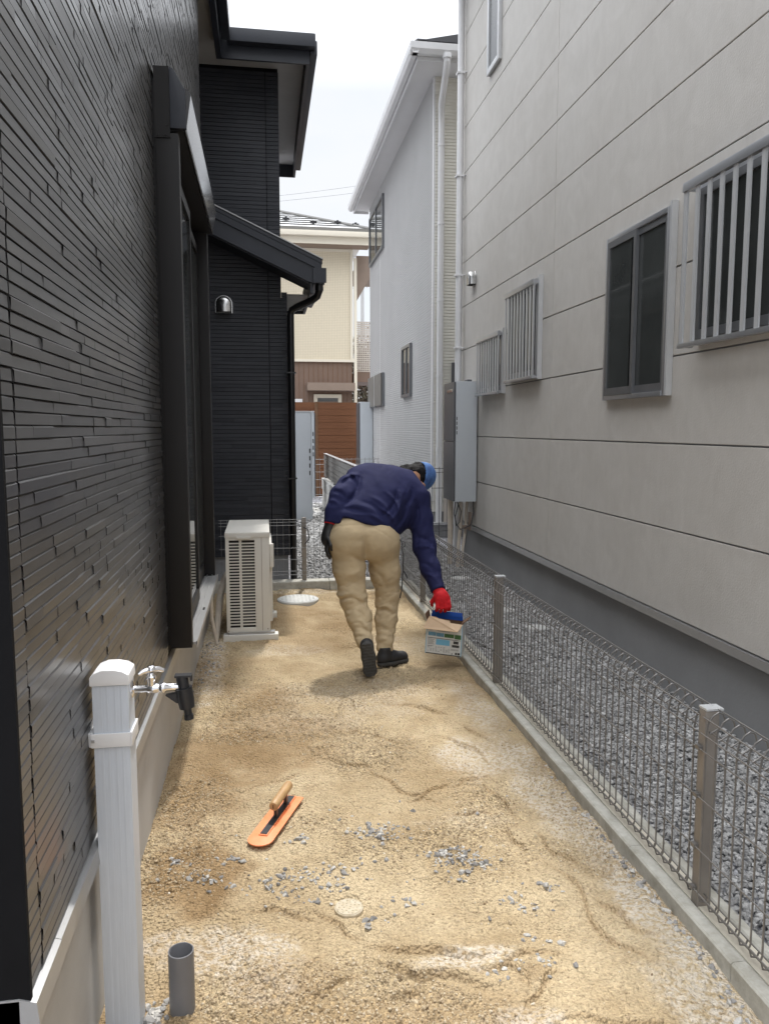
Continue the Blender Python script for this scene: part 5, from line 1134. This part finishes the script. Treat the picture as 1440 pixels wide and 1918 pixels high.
# ------------------------------------------------------------------ carton
cb = thing('carton', 'opened printed carton lifted just off the sand at the kerb by a red glove', 'carton', (1.108, 4.66, .085))
BO = P3((.986, 4.67, .094)); bx = P3((math.cos(-.42), math.sin(-.42), -.05)); bx /= np.linalg.norm(bx); by = P3((-bx[1], bx[0], 0)); by /= np.linalg.norm(by); bz = np.cross(bx, by)
BW, BD, BH, TH = .228, .115, .205, .003
def bp(u, v, w): return BO + bx * u + by * v + bz * w
def pan(b, u0, u1, v0, v1, w0, w1): return b.obox(bp((u0 + u1) / 2, (v0 + v1) / 2, (w0 + w1) / 2), bx, by, bz, (u1 - u0) / 2, (v1 - v0) / 2, (w1 - w0) / 2)
b = MB(); pan(b, 0, BW, 0, TH, 0, BH); pan(b, 0, BW, BD - TH, BD, 0, BH); pan(b, 0, TH, TH, BD - TH, 0, BH); pan(b, BW - TH, BW, TH, BD - TH, 0, BH); pan(b, TH, BW - TH, TH, BD - TH, 0, TH)
pn = b.build('box_walls', M['card_dark'], cb)
def skin_(name, m, *rects, d=.0012, d0=.0002):
    b = MB()
    for u0, u1, w0, w1 in rects: pan(b, u0, u1, -d, -d0, w0, w1)
    return b.build(name, m, pn)
skin_('printed_face', M['print_white'], (.004, BW - .004, .006, BH - .001))
skin_('printed_edge', M['print_lblue'], (0, .0039, 0, BH)); skin_('printed_edge', M['print_lblue'], (BW - .0039, BW, 0, BH))
b = MB(); pan(b, BW + .0002, BW + .0012, 0, BD, 0, BH); b.build('printed_side', M['print_white'], pn)
skin_('bottom_edge', M['print_dark'], (.004, BW - .004, 0, .0058))
skin_('picture', M['print_sky'], (.014, .064, .117, .141), (.066, .114, .115, .139), d=.002, d0=.0013); skin_('picture', M['print_green'], (.117, .178, .114, .138), (.182, .222, .110, .138), d=.002, d0=.0013)
skin_('picture', M['print_lblue'], (.066, .153, .062, .098), d=.002, d0=.0013); skin_('emblem', M['print_dark'], (.176, .208, .078, .096), (.168, .214, .056, .072), d=.002, d0=.0013)
ln = [(.012, .218, .101, .1045), (.012, .05, .0505, .0525), (.205, .220, .010, .024), (.19, .202, .010, .024), (.167, .174, .010, .017)]
skin_('rule', M['print_dark'], *ln, d=.0019, d0=.0013)
tx = []
for r in range(5):
    for c in range(9):
        if random.random() < .75: u = .014 + c * .0165; tx.append((u, u + random.uniform(.006, .013), .018 + r * .007, .0203 + r * .007))
for r in range(5): tx.append((.013, .055 - .006 * (r % 2), .062 + r * .0075, .0645 + r * .0075))
for r in range(2): tx.append((.16, .21, .036 + r * .006, .038 + r * .006)); tx.append((.07, .15, .150 + r * .007, .1525 + r * .007))
skin_('small_print', M['slat_grey'], *tx, d=.0019, d0=.0013)
b = MB()   # front flap folded outwards, its uncoated side up
q = [bp(-.012, -.038, BH - .040), bp(BW - .022, -.048, BH - .036), bp(BW, -.002, BH + .002), bp(BW * .66, -.002, BH + .004), bp(BW * .63, .006, BH + .016), bp(BW * .33, .006, BH + .022), bp(.25 * BW, .004, BH + .032), bp(.07 * BW, .004, BH + .034), bp(0, -.002, BH + .004)]
nn = np.cross(q[1] - q[0], q[2] - q[0]); nn /= np.linalg.norm(nn); n_ = len(q); b.add([v + nn * h for h in (-.0015, .0015) for v in q], [tuple(range(n_))[::-1], tuple(range(n_, 2 * n_))] + [(i, (i + 1) % n_, n_ + (i + 1) % n_, n_ + i) for i in range(n_)]); b.build('front_flap', M['card'], cb)
b = MB(); b.obox(bp(BW * .47, BD - .010, BH + .034), bx * 1, by, bz, BW * .43, .0015, .014); b.obox(bp(BW * .47, BD - .004, BH + .012), bx, by, bz, BW * .45, .0014, .014); b.build('back_flap', M['print_blue'], cb)
b = MB(); b.obox(bp(BW + .012, BD * .5, BH + .020), by, bx * .8 - bz * .0 + bz * .6, np.cross(by, bx * .8 + bz * .6), BD * .46, .028, .0015); b.obox(bp(-.006, BD * .55, BH + .022), by, bz * .95 - bx * .3, np.cross(by, bz * .95 - bx * .3), BD * .44, .026, .0015); b.build('side_flap', M['card_dark'], cb)
